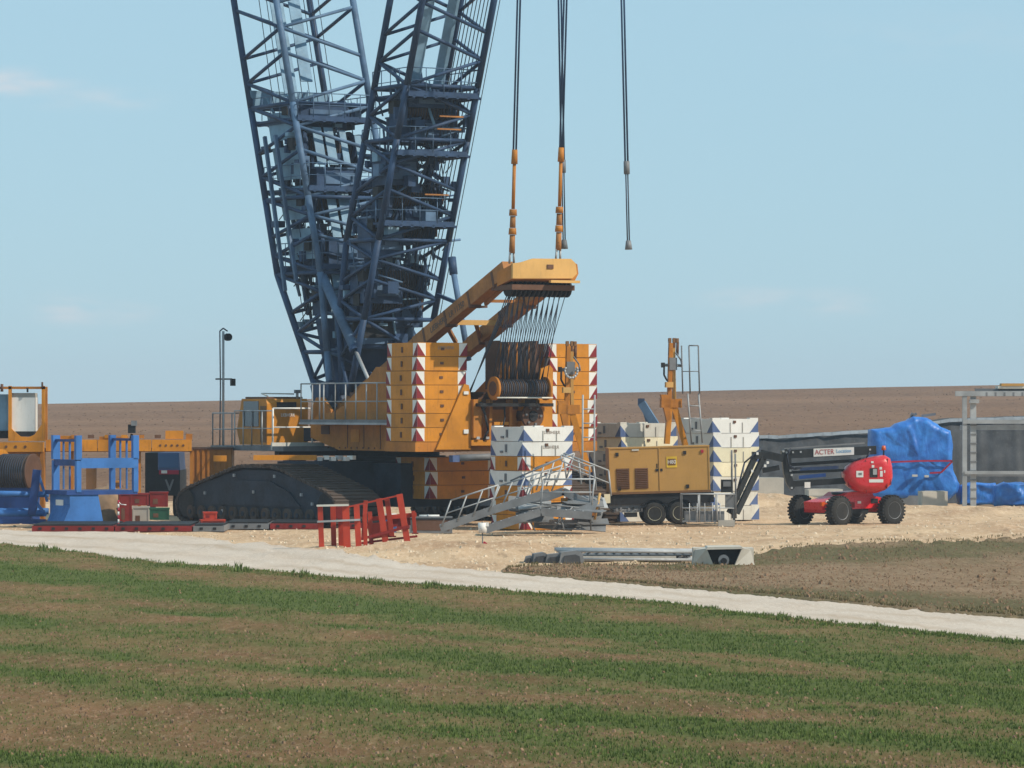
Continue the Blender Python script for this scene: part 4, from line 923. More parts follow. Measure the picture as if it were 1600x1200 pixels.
jb = MB(); jb.path([(PX(1186, 700)[0], -1.4, PX(1186, 700)[1]), (PX(1160, 722)[0], -1.5, PX(1160, 722)[1]), (PX(1150, 760)[0], -1.6, PX(1150, 760)[1]), (PX(1143, 795)[0], -1.7, PX(1143, 795)[1])], .035, 'rope'); jb.build('hose', bl)
bk = MB(); a = PX(1058, 818); b = PX(1143, 745)
x0_, x1_, y0_, y1_, z0_ = a[0] + .05, b[0] - .05, -3.3, -2.2, .18
bk.bx(x0_, x1_, y0_, y1_, z0_, z0_ + .05, 'galvdark'); bk.bx(x1_ - .65, x1_, y0_ - .05, y0_ + .3, 0.02, .26, 'concrete')
bko = bk.build('basket', bl)
br = MB(); railing(br, [(x0_, y0_, z0_), (x0_, y1_, z0_), (x1_, y1_, z0_), (x1_, y0_, z0_), (x0_, y0_, z0_)], 1.1, 'galv', .026, True, .7)
br.bx(x0_ + .1, x1_ - .4, y0_ + .1, y0_ + .14, .25, .62, 'galvdark')
for k in range(5): br.tube((x0_ + .3 + k * .3, y0_, z0_), (x0_ + .3 + k * .3, y0_, z0_ + .75), .02, 'galv', 6)
br.build('basket_rail', bko)
MB().box((x1_ - .3, y0_ + .3, 1.6), (.45, .3, .5), 'liftblack').box((x1_ - .3, y0_ + .12, 1.68), (.3, .05, .2), 'galvdark').build('control_box', bko); MB().box((x1_ - .2, y0_ + .4, 1.0), (.3, .3, .5), 'galvdark').build('tool_box', bko)
bq = MB()
for dx in (.0, .14): bq.tube((x1_ - .02 + dx, y1_ + .2, .3), (x1_ - .05 + dx, y1_ + .2, 3.0 - dx), .035, 'galvdark', 6)
bq.build('mast_rail', bko)

# ================================================================== blue steel rack and pipes
rk = thing('blue_rack', 'tall blue steel rack with open bays on a flared blue pedestal with white plate', 'steel rack', (gx(122, 158.5), 158.5, 0), 30)
pd = MB(); pd.ext([(-.35, 0.0, 0.04), (1.1, 0.0, 0.04), (.85, 0.0, 1.3), (-.35, 0.0, 1.3)], (0, 1.9, 0), 'steelblue')
pd.bx(-.5, 2.5, -.06, 2.2, 1.30, 1.46, 'steelbluedark'); pd.ext([(-.75, -.1, .03), (-.35, -.1, .03), (-.36, -.1, .9)], (0, 1.6, 0), 'steelblue')
pd.box((.3, .7, .05), (1.9, 2.0, .06), 'steelbluedark'); pdo = pd.build('pedestal', rk)
MB().bx(-.34, -.37, .6, 1.3, .6, 1.1, 'white').build('plate', pdo); MB().box((.2, -.02, .12), (.3, .03, .14), 'galv').build('label_plate', pdo)
for x, y, w in ((0, 0, .20), (2.42, 0, .2), (0, 2.15, .26), (2.42, 2.15, .2)):
    MB().bx(x - w / 2, x + w / 2, y - .09, y + .09, 1.4, 2.62, 'steelblue').bx(x - w / 2 - .02, x + w / 2 + .02, y - .1, y + .1, 2.66, 3.6, 'steelblue').build('post', rk)
rb = MB(); rb.bx(.08, 2.5, -.10, .08, 2.33, 2.72, 'steelblue'); rb.bx(0, 2.42, 2.08, 2.2, 2.4, 2.6, 'steelbluedark'); rb.bx(-.1, .08, .1, 2.1, 2.42, 2.66, 'steelbluedark'); rb.bx(2.33, 2.5, .1, 2.1, 2.4, 2.58, 'steelbluedark')  # front beam in the lit blue, side and rear beams painted as shaded
rb.bx(-.06, .06, .1, 2.1, 3.35, 3.45, 'steelbluedark'); rb.bx(2.36, 2.48, .1, 2.1, 3.38, 3.48, 'steelbluedark')
for x in (0.0, 2.42):
    for y in (.75, 1.35): rb.bx(x - .03, x + .03, y, y + .08, 2.6, 3.4, 'steelblue'); rb.bx(x - .025, x + .025, y, y + .07, 1.5, 2.4, 'steelblue')
rb.build('crossbeam', rk)
lp = MB(); p = W(206, 668, 160); lp.box((0, 0, 0), (.28, .3, .34), 'black'); lp.box((.1, -.1, .22), (.22, .2, .2), 'galvdark'); lp.tube((0, 0, -.2), (-.05, 0, -.45), .05, 'black', 8)
lpo = lp.build('floodlight'); lpo.location = p - Vector((0, 0, .05)); tag(lpo, 'small dark floodlight perched on top of the blue rack', 'floodlight')
bf = thing('blue_pipe_frame', 'low blue tubular steel frame with an upright left of the tall blue rack', 'steel frame', (gx(20, 160), 160, 0), 0)
mb = MB()
for y, z in ((0, .55), (0, 1.35), (1.3, .6), (1.3, 1.3)): mb.tube((-2.2, y, z), (1.25, y, z - (.05 if z > 1 else 0)), .13 if z < 1 else .11, 'steelblue', 10)
mb.bx(-2.2, 1.3, -.1, .05, .15, .32, 'steelbluedark'); mb.build('rails', bf)
mb = MB(); mb.bar((.75, 0, .5), (.95, 0, 2.25), .3, .32, 'steelbluedark'); mb.bar((1.0, 0, 2.1), (1.35, 0, 1.0), .1, .1, 'steelblue'); mb.bar((.7, -.05, 1.3), (1.3, -.05, .45), .12, .12, 'steelblue'); mb.box((-1.6, -.1, .8), (.3, .2, .3), 'dirtywhite')
mb.build('upright', bf)

# orange machine deck at the left
def odeck():
    Y = 168; t = thing('orange_machine_base', 'long orange steel machine deck on legs behind the blue rack', 'machine frame', (gx(150, Y), Y, 0), 4)
    m = MB(); s = Y / F; X = lambda px: (px - 150) * s; Z = lambda py: gz(py, Y)
    segs = [(72, 124), (125, 152), (153, 208), (209, 236), (237, 299)]
    for a, b in segs: m.bx(X(a), X(b), 0, .5, Z(705), Z(687), 'orange')
    m.bx(X(70), X(300), .1, 1.4, Z(706), Z(700), 'machinery'); m.bx(X(85), X(120), .1, .6, Z(687), Z(681), 'orange'); m.bx(X(155), X(200), .1, .6, Z(687), Z(682), 'orange_deep')
    m.bx(X(258), X(286), .1, .5, Z(686), Z(673), 'orange'); m.bx(X(290), X(300), .2, .6, Z(687), Z(678), 'orange_deep')
    for k in range(8): m.box((X(90 + k * 26), .1 + .02 * k, Z(686) + .1), (.25, .2, .14), random.choice(('orange', 'orange_deep', 'machinery')))
    for k in range(5): m.tube((X(250 + 9 * k), -.02, Z(696)), (X(250 + 9 * k), .01, Z(696)), .05, 'machinery', 8)
    m.build('deck_beam', t)
    for px in (66, 110, 215, 296): MB().bx(X(px), X(px) + .12, .3, .6, 0.02, Z(705), 'orange_deep').bx(X(px) - .08, X(px) + .2, .25, .65, .02, .07, 'machinery').build('leg', t)
    MB().bx(X(134), X(150), .4, .9, Z(765), Z(722), 'ochre_dark').build('motor_box', t); MB().box((X(183), .2, Z(757)), (.35, .4, .3), 'orange').box((X(183), -.02, Z(757)), (.2, .05, .15), 'machinery').build('gearbox', t)
    return t
odeck()
Y = 170; cf_ = thing('container_panel', 'ribbed dark orange steel panel standing behind the left end of the crane track', 'steel panel', (gx(330, Y), Y, 0), 0); m = MB(); s = Y / F
m.bx(-.85, .85, 0, 1.6, .03, gz(702, Y), 'orange_deep')
for k in range(8): m.bx(-.82 + k * .22, -.72 + k * .22, -.05, 0, .1, gz(704, Y), 'orange_deep')
m.build('ribbed_wall', cf_); MB().bx(-.88, .88, -.07, 1.63, gz(702, Y), gz(699, Y), 'machinery').build('top_rail', cf_)
Y = 166.5; s = Y / F; t = thing('cabinet_frame', 'orange upright frame holding a white cabinet at the far left', 'machine frame', (gx(35, Y), Y, 0), 0)
m = MB(); X = lambda px: (px - 35) * s; Z = lambda py: gz(py, Y)
for px in (13, 65): m.bx(X(px), X(px + 5), 0, .14, Z(688), Z(603), 'orange')
m.bx(X(-35), X(70), 0, .14, Z(608), Z(604), 'orange_deep'); m.bx(X(65), X(70), .9, 1.04, Z(688), Z(604), 'orange_deep')
m.ext([(X(13), -.02, Z(663)), (X(13), -.02, Z(689)), (X(70), -.02, Z(689)), (X(70), -.02, Z(660)), (X(66), -.02, Z(662)), (X(54), -.02, Z(679)), (X(45), -.02, Z(683)), (X(32), -.02, Z(682)), (X(20), -.02, Z(672))], (0, .2, 0), 'orange')
m.tube((X(3), 0, Z(612)), (X(3), 0, Z(600)), .06, 'machinery', 6); m.tube((X(43), 0, Z(613)), (X(43), 0, Z(606)), .04, 'black', 6); m.tube((X(66), 0, Z(606)), (X(66), 0, Z(597)), .04, 'machinery', 6)
m.build('frame', t)
m = MB(); m.bx(X(17), X(54), .15, 1.2, Z(674), Z(621), 'white'); m.bx(X(17.5), X(53.5), .2, 1.15, Z(621), Z(614), 'concrete'); m.bx(X(24), X(52), .1, 1.1, Z(682), Z(674), 'black'); m.build('cabinet', t)
m = MB(); m.bx(X(-35), X(12), .3, 1.2, Z(673), Z(616), 'plateblue'); m.bx(X(-35), X(12), .25, 1.2, Z(685), Z(673), 'black'); m.build('cabinet', t)
m = MB(); m.bx(X(-40), X(67), -.1, .5, Z(706), Z(691), 'orange')
for px in (10, 25, 40): m.tube((X(px), -.12, Z(698)), (X(px), -.08, Z(698)), .06, 'machinery', 8)
m.bx(X(3), X(60), .1, .6, Z(716), Z(706), 'orange_deep')
for px in (-20, 62): m.bx(X(px), X(px + 6), .1, .4, .02, Z(706), 'orange_deep')
m.build('base_beam', t)
t = thing('rope_drum', 'large orange flanged winch drum wound with dark rope under the far left beam', 'winch drum', (gx(20, 164), 164, 0), -20)
dz = gz(738, 164); m = MB(); m.tube((-.5, 0, dz), (.85, 0, dz), .72, 'ropebrown', 30)
for k in range(12): m.tube((-.4 + k * .1, 0, dz), (-.36 + k * .1, 0, dz), .745, 'rope', 24)
m.build('rope_winding', t); m = MB()
for x in (-.55, .85): m.tube((x, 0, dz), (x + .08, 0, dz), .92 if x < 0 else .75, 'orange' if x < 0 else 'machinery', 32)
m.build('flange', t); MB().bx(-.7, 1.0, -.4, .4, .04, dz - .6, 'steelbluedark').build('drum_stand', t)
# dark truck seen end-on behind the track
Y = 176; s = Y / F; t = thing('parked_truck', 'dark blue truck parked end-on behind the red and green boxes', 'truck', (gx(254, Y), Y, 0), 0)
m = MB(); m.bx(-.75, -.2, 0, 3.5, .9, 2.75, 'black'); m.bx(-.2, .75, 0, 3.5, .9, 2.0, 'black'); m.ext([(-.2, 0, 2.0), (.75, 0, 2.0), (.7, 0, 2.75), (-.2, 0, 2.75)], (0, 3.0, 0), 'markblue')
m.build('body', t); MB().bx(-.15, .68, -.03, 0, 2.1, 2.68, 'glassreflect').build('windscreen', t)
MB().bx(-.15, .7, -.05, 0, 1.82, 2.0, 'strapred').bx(-.05, .2, -.06, -.05, 1.86, 1.99, 'white').build('bumper_strip', t)
MB().ext([(.1, -.05, 1.6), (.18, -.05, 1.6), (.3, -.05, 1.3), (.42, -.05, 1.6), (.5, -.05, 1.6), (.33, -.05, 1.12), (.27, -.05, 1.12)], (0, .03, 0), 'galvdark').build('grille_emblem', t)
for x in (-.55, .55): wheel(t, x, .9, .5, .5, .3, 90)

# boxes in front of it
def crate(name, label, px0, px1, py0, py1, Y, mat, d=.8, rz=8, trim='machinery', kind='storage box'):
    s = Y / F; w = (px1 - px0) * s; z0, z1 = gz(py1, Y), gz(py0, Y)
    m = MB(); m.bx(-w / 2, w / 2, 0, d, 0, z1 - z0, mat)
    for x in (-w / 2 + .03, w / 2 - .03): m.bx(x - .03, x + .03, -.02, 0, .02, z1 - z0 - .02, mat)
    m.bx(-w / 2 - .02, w / 2 + .02, -.03, d + .02, z1 - z0 - .06, z1 - z0 + .01, mat)
    m.bx(-w * .32, -w * .05, -.012, 0, (z1 - z0) * .2, (z1 - z0) * .55, trim)
    o = m.build(name); o.location = (gx((px0 + px1) / 2, Y), Y, z0); o.rotation_euler = (0, 0, R(rz)); return tag(o, label, kind)
crate('steel_box', 'tall dark red steel box behind the striped post', 186, 206, 771, 822, 162, 'reddark')
crate('steel_box', 'wide dark red box right of the tall dark red box', 206, 232, 771, 790, 163, 'reddark', .8, 4)
crate('steel_box', 'dull red box above the green box', 234, 262, 769, 792, 163.5, 'reddark', .8, 4)
crate('steel_box', 'green steel box at the left end of the crane track', 234, 264, 794, 812, 161, 'green', .8, 4)
crate('steel_box', 'grey crate between the dark red and green boxes', 207, 233, 792, 822, 162.5, 'concrete', .8, 4)
crate('red_block', 'upper red steel block lying on the lower one by the track mats', 318, 339, 800, 811, 156.4, 'red', .4, 10, 'reddark', 'steel block')
crate('red_block', 'lower red steel block with grey ends beside the track mats', 314, 352, 812, 829, 156, 'red', .5, 10, 'galv', 'steel block')
# striped post
m = MB(); z = gz(829, 155.6)
for k in range(8): m.tube((0, 0, k * .145), (0, 0, k * .145 + .145), .035, 'white' if k % 2 == 0 else 'strapred', 8)
m.path([(0, 0, 1.1), (.1, 0, 1.0), (.3, 0, .98)], .02, 'white'); o = m.build('marker_post'); o.location = (gx(185, 155.6), 155.6, 0); tag(o, 'thin red and white striped post in front of the dark red box', 'marker post')
# litter by the trestles
t = thing('plastic_drum', 'small blue plastic drum with a white lid behind the red trestles', 'drum', (gx(611, 150), 150, 0)); m = MB(); m.tube((0, 0, .1), (0, 0, .72), .2, 'steelblue', 16); m.tube((0, 0, .3), (0, 0, .34), .215, 'steelblue', 16); m.tube((0, 0, .55), (0, 0, .59), .215, 'steelblue', 16); m.build('barrel', t); MB().tube((0, 0, .72), (0, 0, .79), .21, 'white', 16).build('lid', t)
m = MB(); m.tube((0, 0, 0), (.75, .1, 0), .055, 'white', 10); m.tube((.3, .02, 0), (.36, .03, 0), .07, 'galv', 10); o = m.build('plastic_pipe'); o.location = (gx(655, 153), 153, gz(804, 153)); o.location.z = .62; tag(o, 'short white plastic pipe lying right of the red trestles', 'pipe')
m = MB(); m.bx(0, 1.6, 0, .5, 0, .62, 'galvdark'); m.bx(.1, 1.5, -.02, 0, .1, .5, 'machinery'); m.bx(-.03, 1.63, -.04, .54, .5, .56, 'black'); o = m.build('tool_chest'); o.location = (gx(640, 153.2), 152.9, -.01); tag(o, 'low dark steel chest under the white plastic pipe', 'tool chest')
# soil heap
def heap(name, label, px, Y, rx, ry, hz, mat, seed=0, cat='heap'):
    vs = []; fs = []; n = 28; rr = 9
    for j in range(rr + 1):
        for i in range(n):
            a = 2 * math.pi * i / n; t = j / rr; x = math.cos(a) * rx * t; y = math.sin(a) * ry * t
            z_ = hz * (1 - t * t) ** 1.3 + .12 * hz * mnoise.noise((x * 2 + seed, y * 2, seed)) * (1 - t) * 3; vs.append((x, y, z_ - .02))
    for j in range(rr):
        for i in range(n): fs.append((j * n + i, j * n + (i + 1) % n, (j + 1) * n + (i + 1) % n, (j + 1) * n + i))
    m = MB(); m.add(vs, [tuple(reversed(f)) for f in fs], mat, True); o = m.build(name); o.location = (gx(px, Y), Y, 0); return tag(o, label, cat)
heap('soil_heap', 'brown soil heap between the blue rack and the dark red box', 165, 164, 1.5, 1.2, 1.55, 'soil', 3)
# track mats
for k, (a, b, py, mt) in enumerate(((50, 178, 833, 'reddark'), (180, 300, 833, 'reddark'), (352, 420, 829, 'galvdark'), (422, 500, 829, 'reddark'), (302, 350, 833, 'galvdark'), (540, 660, 828, 'reddark'))):
    Y = Yof(py) + 1.0; s = Y / F; w = (b - a) * s; m = MB(); m.bx(-w / 2, w / 2, 0, 4.5, .03, .24, mt); m.bx(-w / 2 + .05, w / 2 - .05, .05, 4.4, .24, .30, 'black')
    for j in range(int(w / .5)): m.box((-w / 2 + .3 + j * .5, -.012, .14), (.12, .03, .09), 'black')
    o = m.build('ground_mat'); o.location = (gx((a + b) / 2, Y), Y, 0); o.rotation_euler = (0, 0, R(.4))
    tag(o, ['red edged steel mat under the blue rack, leftmost of the mats', 'red edged steel mat below the striped post', 'short grey steel mat right of the small red blocks', 'red edged steel mat in front of the middle of the crane track', 'grey edged steel mat beneath the small red blocks', 'red edged steel mat behind the red trestles'][k], 'ground mat', 'steel mats under the crane track')

# ================================================================== red trestles
def tresl(Y, posts, label, seed, rails, rz=0):
    cxp_ = sum(p[0] for p in posts) / len(posts); t = thing('red_trestle', label, 'steel trestle', (gx(cxp_, Y), Y, 0), rz, 'red steel trestles'); s = Y / F
    for px0, py0, px1, py1, w, dy in posts:
        m = MB(); a = ((px0 - cxp_) * s, dy, max(.02, gz(py0, Y))); b = ((px1 - cxp_) * s, dy, gz(py1, Y)); m.bar(a, b, w, .16, 'red', up=(0, 1, 0)); m.box((a[0], dy, a[2] + .02), (w + .1, .26, .04), 'reddark'); m.build('leg', t)
    m = MB()
    for px0, py0, px1, py1, h_, dy, mt in rails: m.bar(((px0 - cxp_) * s, dy, gz(py0, Y)), ((px1 - cxp_) * s, dy, gz(py1, Y)), .1, h_, mt)
    m.build('rail', t)
tresl(130.5, [(503, 866, 500, 789, .16, 0), (521, 866, 519, 789, .16, .5), (532, 866, 531, 789, .18, .8), (543, 866, 540, 789, .22, 0), (561, 866, 557, 789, .18, 0), (570, 862, 569, 789, .12, .7)],
      'red steel trestle with upright posts, leftmost of the pair', 1, [(495, 790, 545, 789, .06, -.12, 'dirtywhite'), (496, 815, 563, 812, .06, -.12, 'galv'), (518, 800, 542, 800, .45, .6, 'reddark')])
tresl(133.5, [(604, 856, 592, 779, .2, 0), (612, 840, 604, 781, .16, .5), (637, 850, 624, 772, .2, 0), (580, 858, 577, 800, .14, .5), (648, 835, 645, 799, .12, .6), (566, 845, 570, 783, .14, .9)],
      'red steel trestle with tilted posts, rightmost of the pair', 2, [(565, 842, 640, 822, .09, -.1, 'reddark'), (563, 849, 652, 838, .07, .2, 'reddark'), (545, 792, 625, 774, .05, .3, 'red'), (575, 812, 650, 805, .14, .7, 'red'), (575, 832, 610, 826, .5, .5, 'red'), (610, 815, 640, 812, .4, .8, 'reddark')])
# ================================================================== gangways
def gang(label, pts, Y, rails, deckw=.8, grp='grey steel gangways'):
    t = thing('gangway', label, 'gangway', (gx(pts[0][0], Y), Y, 0), 0, grp); s = Y / F; P = [Vector(((a - pts[0][0]) * s, 0, gz(b, Y))) for a, b in pts]
    m = MB()
    for a, b in zip(P[:-1], P[1:]):
        m.bar(a, b, .06, .28, 'galvdark'); m.bar(a + Vector((0, deckw, 0)), b + Vector((0, deckw, 0)), .06, .28, 'galvdark'); m.bar(a + Vector((0, deckw / 2, .08)), b + Vector((0, deckw / 2, .08)), deckw, .03, 'galvdark')
        n = int((b - a).length / .3)
        for k in range(n): p = a.lerp(b, k / n); m.box(p + Vector((0, deckw / 2, .12)), (.05, deckw, .05), 'galv')
    m.build('stair_stringer', t)
    m = MB()
    for (a0, a1, n, off, lean) in rails:
        A = Vector(((a0[0] - pts[0][0]) * s, off, gz(a0[1], Y))); B = Vector(((a1[0] - pts[0][0]) * s, off, gz(a1[1], Y))); up = Vector((lean, 0, .95))
        m.tube(A + up, B + up, .035, 'galv', 6); m.tube(A + up * .5, B + up * .5, .026, 'galv', 6)
        for k in range(n + 1): p = A.lerp(B, k / n); m.tube(p, p + up, .032, 'galv', 6)
    m.build('handrail', t)
gang('long grey gangway sloping up from the ground with a tilted handrail', [(688, 826), (770, 797), (858, 770)], 151, [((690, 822), (764, 798), 3, -.03, .35), ((764, 800), (862, 768), 5, .8, .4)])
gang('short grey gangway lying lower in front of the mixed counterweight stack', [(758, 828), (845, 800), (925, 806)], 149, [((845, 790), (925, 790), 1, .6, .1)], .9)
gang('grey gangway raised behind, reaching the foot of the grey ladder', [(820, 790), (880, 768), (925, 790)], 152.5, [((822, 772), (885, 748), 4, 0, .3), ((885, 748), (955, 775), 3, 0, -.1)])
# loose grey grating pile
t = thing('grating_pile', 'heap of dark grey steel gratings between the gangways and the generator drawbar', 'gratings', (gx(900, 152), 152, 0), 0); m = MB()
for k in range(26): m.box((random.uniform(-2.0, .75), random.uniform(-.3, 1.0), .25 + random.random() * .95), (random.uniform(.7, 1.5), .6, .035), random.choice(('galvdark', 'galvdark', 'galv')), rz=random.uniform(-20, 20), ry=random.uniform(-12, 12), rx=random.uniform(5, 50))
for k in range(12): m.tube((random.uniform(-2, .6), random.uniform(-.4, .4), random.uniform(.1, 1.2)), (random.uniform(-2, .6), random.uniform(-.4, .4), random.uniform(.1, 1.2)), .03, 'galvdark', 6)
m.build('grating_sheets', t); m = MB(); m.box((.35, .7, .9), (.7, .5, .5), 'orange_deep'); m.box((-.3, .8, 1.15), (.5, .4, .3), 'orange'); m.tube((.7, .5, .5), (.9, .5, 1.5), .05, 'orange_pale', 8); m.build('orange_shoe', t)
# white rails resting by the stack
m = MB()
for k in range(2): m.tube((0, 0, k * .22), (1.05, 0, -.42 + k * .22), .03, 'galv', 6)
m.tube((0, 0, 0), (0, 0, .22), .03, 'galv', 6); m.tube((1.05, 0, -.42), (1.05, 0, -.2), .03, 'galv', 6); m.tube((0, 0, .1), (-1.9, 0, -.75), .035, 'galvdark', 6); m.tube((1.05, 0, -.42), (1.1, 0, -2.6), .03, 'galvdark', 6)
o = m.build('loose_handrail'); o.location = W(877, 720, 152.2); tag(o, 'bent grey handrail leaning before the mixed counterweight stack', 'handrail')
# small white box on a post and red strip
t = thing('sensor_post', 'small white box on a thin post on the gravel below the gangway', 'sensor post', (gx(754, 131), 131, 0), 0)
m = MB(); m.tube((0, 0, 0), (0, 0, .7), .018, 'galvdark', 6); m.tube((0, 0, .2), (-.25, .1, 0), .012, 'galvdark', 5); m.tube((0, 0, .2), (.22, .1, 0), .012, 'galvdark', 5); m.build('post', t)
m = MB(); m.tube((0, 0, .66), (0, 0, .98), .13, 'white', 12, .15); m.box((.14, -.05, .93), (.12, .1, .12), 'white'); m.build('box', t)
m = MB()
for k in range(5): m.box((.02 + k * .11, 0, .36 - k * .075), (.12, .12, .07), 'strapred' if k % 2 == 0 else 'white', ry=32)
o = m.build('barrier_board'); o.location = (gx(757, 130), 130, 0); tag(o, 'red and white striped board leaning low beside the white box post', 'barrier board')
# lying grey boom segment and dark timber pile, concrete block
t = thing('lying_steel_section', 'long flat pale grey steel section lying on the verge left of the concrete block', 'steel section', (gx(870, 123), 123, 0), 2); m = MB(); L = gx(1088, 123) - gx(870, 123)
for y in (0, .8, 1.6):
    for z in (.12, .36): m.tube((0, y, z), (L, y, z - .04), .05, 'galv', 8)
for k in range(16):
    x = L * k / 16; m.tube((x, 0, .12), (x + L / 16, 1.6, .33), .025, 'galv', 5); m.tube((x, 1.6, .12), (x + L / 16, 0, .33), .025, 'galvdark', 5); m.bx(x, x + .1, 0, 1.6, .15, .19, 'galvdark')
m.bx(.2, L - .1, .05, 1.5, .2, .24, 'galvdark'); m.build('lattice', t); MB().bx(.4, L - .6, -.02, .1, .05, .2, 'concrete').build('side_plate', t)
for k, (px, w, h_, lab) in enumerate(((826, .30, .22, 'small dark stone block at the left end of the verge blocks'), (845, .5, .32, 'dark grey block second from the left on the verge'), (868, .62, .3, 'dark grey block in the middle of the row on the verge'), (893, .75, .38, 'largest dark grey block against the steel section'))):
    m = MB(); pts = [(-w / 2, 0, 0), (w / 2, 0, 0), (w / 2 - .04, 0, h_ * .8), (w * .2, 0, h_), (-w / 2 + .06, 0, h_ * .86)]; m.ext(pts, (0, .5, 0), 'galvdark'); m.ext([(x * .7, -.06, z_ * .7) for x, y_, z_ in pts], (0, .1, 0), 'sheet')
    o = m.build('stone_block'); o.location = (gx(px, 122), 122 - .1 * k, .03); o.rotation_euler = (0, 0, R(8 * (k % 2))); tag(o, lab, 'block', 'dark blocks on the verge')
t = thing('concrete_anchor', 'pale concrete anchor block with a dark recess on the verge', 'concrete block', (gx(1132, 120.5), 120.5, 0), 0); m = MB(); s = 120.5 / F
xx = lambda px: (px - 1132) * s; zz = lambda py: gz(py, 120.5)
m.ext([(xx(1084), .35, .02), (xx(1115), 0, .02), (xx(1104), 0, .52), (xx(1088), .35, .46)], (0, 1.3, 0), 'concretelight')
m.ext([(xx(1148), 0, .02), (xx(1180), .25, .02), (xx(1174), .25, .46), (xx(1160), 0, .54)], (0, 1.3, 0), 'concretelight')
m.ext([(xx(1103), 0, .48), (xx(1161), 0, .50), (xx(1159), 0, .57), (xx(1106), 0, .56)], (0, 1.4, 0), 'concretelight')
m.bx(xx(1100), xx(1165), .35, 1.3, .02, .5, 'concrete'); m.bx(xx(1085), xx(1180), .7, 1.6, .02, .5, 'concretelight'); m.build('block', t)
m = MB(); m.bx(xx(1106), xx(1158), .33, .35, .03, .48, 'black'); m.tube((xx(1131), .0, .17), (xx(1131), .34, .17), .16, 'galvdark', 16); m.tube((xx(1131), -.06, .15), (xx(1131), .0, .15), .09, 'black', 12); m.build('pipe_end', t)

# ================================================================== right side
# sheeted bank
vs = []; n = 260; prof_n = 10
Y = 204
for i in range(n + 1):
    px = 1185 + (2100 - 1185) * i / n; x = gx(px, Y); top = gz(interp([(1185, 681), (1230, 680), (1300, 676), (1400, 668), (1480, 654), (1600, 650), (2100, 640)], px), Y) + .06 * mnoise.noise((px * .03, 0, 0))
    for y_, zf in ((-2.6, 0), (-1.9, .35), (-1.2, .7), (-.6, .95), (-.3, 1.0), (2.5, 1.0), (5, .5), (7, 0)):
        w = .16 * mnoise.noise((x * .9, y_, zf * 3)) + .09 * mnoise.noise((x * 3.1, y_, zf * 2)); vs.append((x - gx(1185, Y), y_ + w, top * zf + .05 * w))
k8 = 8; fs = [(i * k8 + j, (i + 1) * k8 + j, (i + 1) * k8 + j + 1, i * k8 + j + 1) for i in range(n) for j in range(k8 - 1)]
m = MB(); m.add(vs, fs, 'sheet', True); m.add([vs[j] for j in range(k8)], [tuple(reversed(range(k8)))], 'sheet')
t = thing('sheeted_bank', 'long earth bank wrapped in dark grey sheeting behind the boom lift', 'covered bank', (gx(1185, Y), Y, 0), 0); m.build('dark_sheet', t)
m = MB()
for i in range(0, n - 4, 4):
    a = Vector(vs[i * k8 + 3]); b = Vector(vs[(i + 4) * k8 + 3]); a.y = b.y = -.75; m.bar(a + Vector((0, 0, .12)), b + Vector((.02, 0, .12)), .12, .16 + .05 * mnoise.noise((i * .2, 0, 0)), 'sheetedge')
m.build('pale_edge', t)
def blk(px0, px1, py0, py1, Y, lab, d=1.0, rz=6):
    s = Y / F; w = (px1 - px0) * s; z0, z1 = max(0, gz(py1, Y)), gz(py0, Y); m = MB(); h_ = z1 - z0; bv = .05
    m.bx(-w / 2 + .02, w / 2 - .02, .02, d, 0, h_ - .02, 'concretelight'); m.bx(-w / 2 + bv, w / 2 - bv, 0, d - .04, bv, h_ - bv, 'concretelight'); m.bx(-w / 2 + .15, w / 2 - .15, .1, d - .1, h_ - .02, h_, 'concrete')
    o = m.build('concrete_block'); o.location = (gx((px0 + px1) / 2, Y), Y, z0); o.rotation_euler = (0, 0, R(rz)); tag(o, lab, 'concrete block', 'pale concrete blocks behind the boom lift')
blk(1150, 1228, 784, 830, 196, 'long pale concrete block at the bottom, left of the boom lift chassis'); blk(1152, 1226, 746, 783, 196.3, 'long pale concrete block lying on top of the bottom one')
blk(1262, 1318, 764, 776, 199, 'pale concrete block seen between the lift boom and chassis'); blk(1250, 1330, 777, 830, 198.8, 'low pale concrete block under the one between lift boom and chassis')
blk(1440, 1482, 767, 830, 190, 'squat pale concrete block below the blue tarpaulin')
# blue tarpaulin machine
def tarp(name, label, px, Y, outline, d, seed, parent=None, rz=0, amp=.1):
    cx_ = sum(p[0] for p in outline) / len(outline); s = Y / F; O = [((p[0] - px) * s, max(.03, gz(p[1], Y))) for p in outline]
    # densify
    D = []
    for (a, b) in zip(O, O[1:] + O[:1]):
        for k in range(7): D.append((a[0] + (b[0] - a[0]) * k / 7, a[1] + (b[1] - a[1]) * k / 7))
    c = (sum(q_[0] for q_ in D) / len(D), sum(q_[1] for q_ in D) / len(D)); rings = []
    lay = [(-.02, .0), (-.02, .12), (-.02, .24), (-.02, .36), (-.015, .48), (-.015, .6), (-.01, .72), (-.01, .82), (0, .92), (.15, 1), (.35, 1), (.6, .99), (.85, .97), (1, .9), (1.02, .5), (1.02, .0)]
    for t_, s_ in lay:
        r_ = []
        for i, (x, z) in enumerate(D):
            X_ = c[0] + (x - c[0]) * max(s_, .02); Z_ = c[1] + (z - c[1]) * max(s_, .02); nn = amp * mnoise.noise((X_ * 1.6 + seed, Z_ * 1.1, t_ * 3)) + amp * .5 * mnoise.noise((X_ * 4.6 + seed, Z_ * 2.5, t_ * 6))
            r_.append((X_ + nn * (1 if .1 < t_ < .9 else .2), t_ * d + nn * 1.6, max(.02, Z_ + nn * .5)))
        rings.append(r_)
    m = MB(); m.rings(rings, 'tarp', True, True); o = m.build(name, parent)
    if not parent: o.location = (gx(px, Y), Y, 0); o.rotation_euler = (0, 0, R(rz)); tag(o, label, 'tarpaulin')
    return o
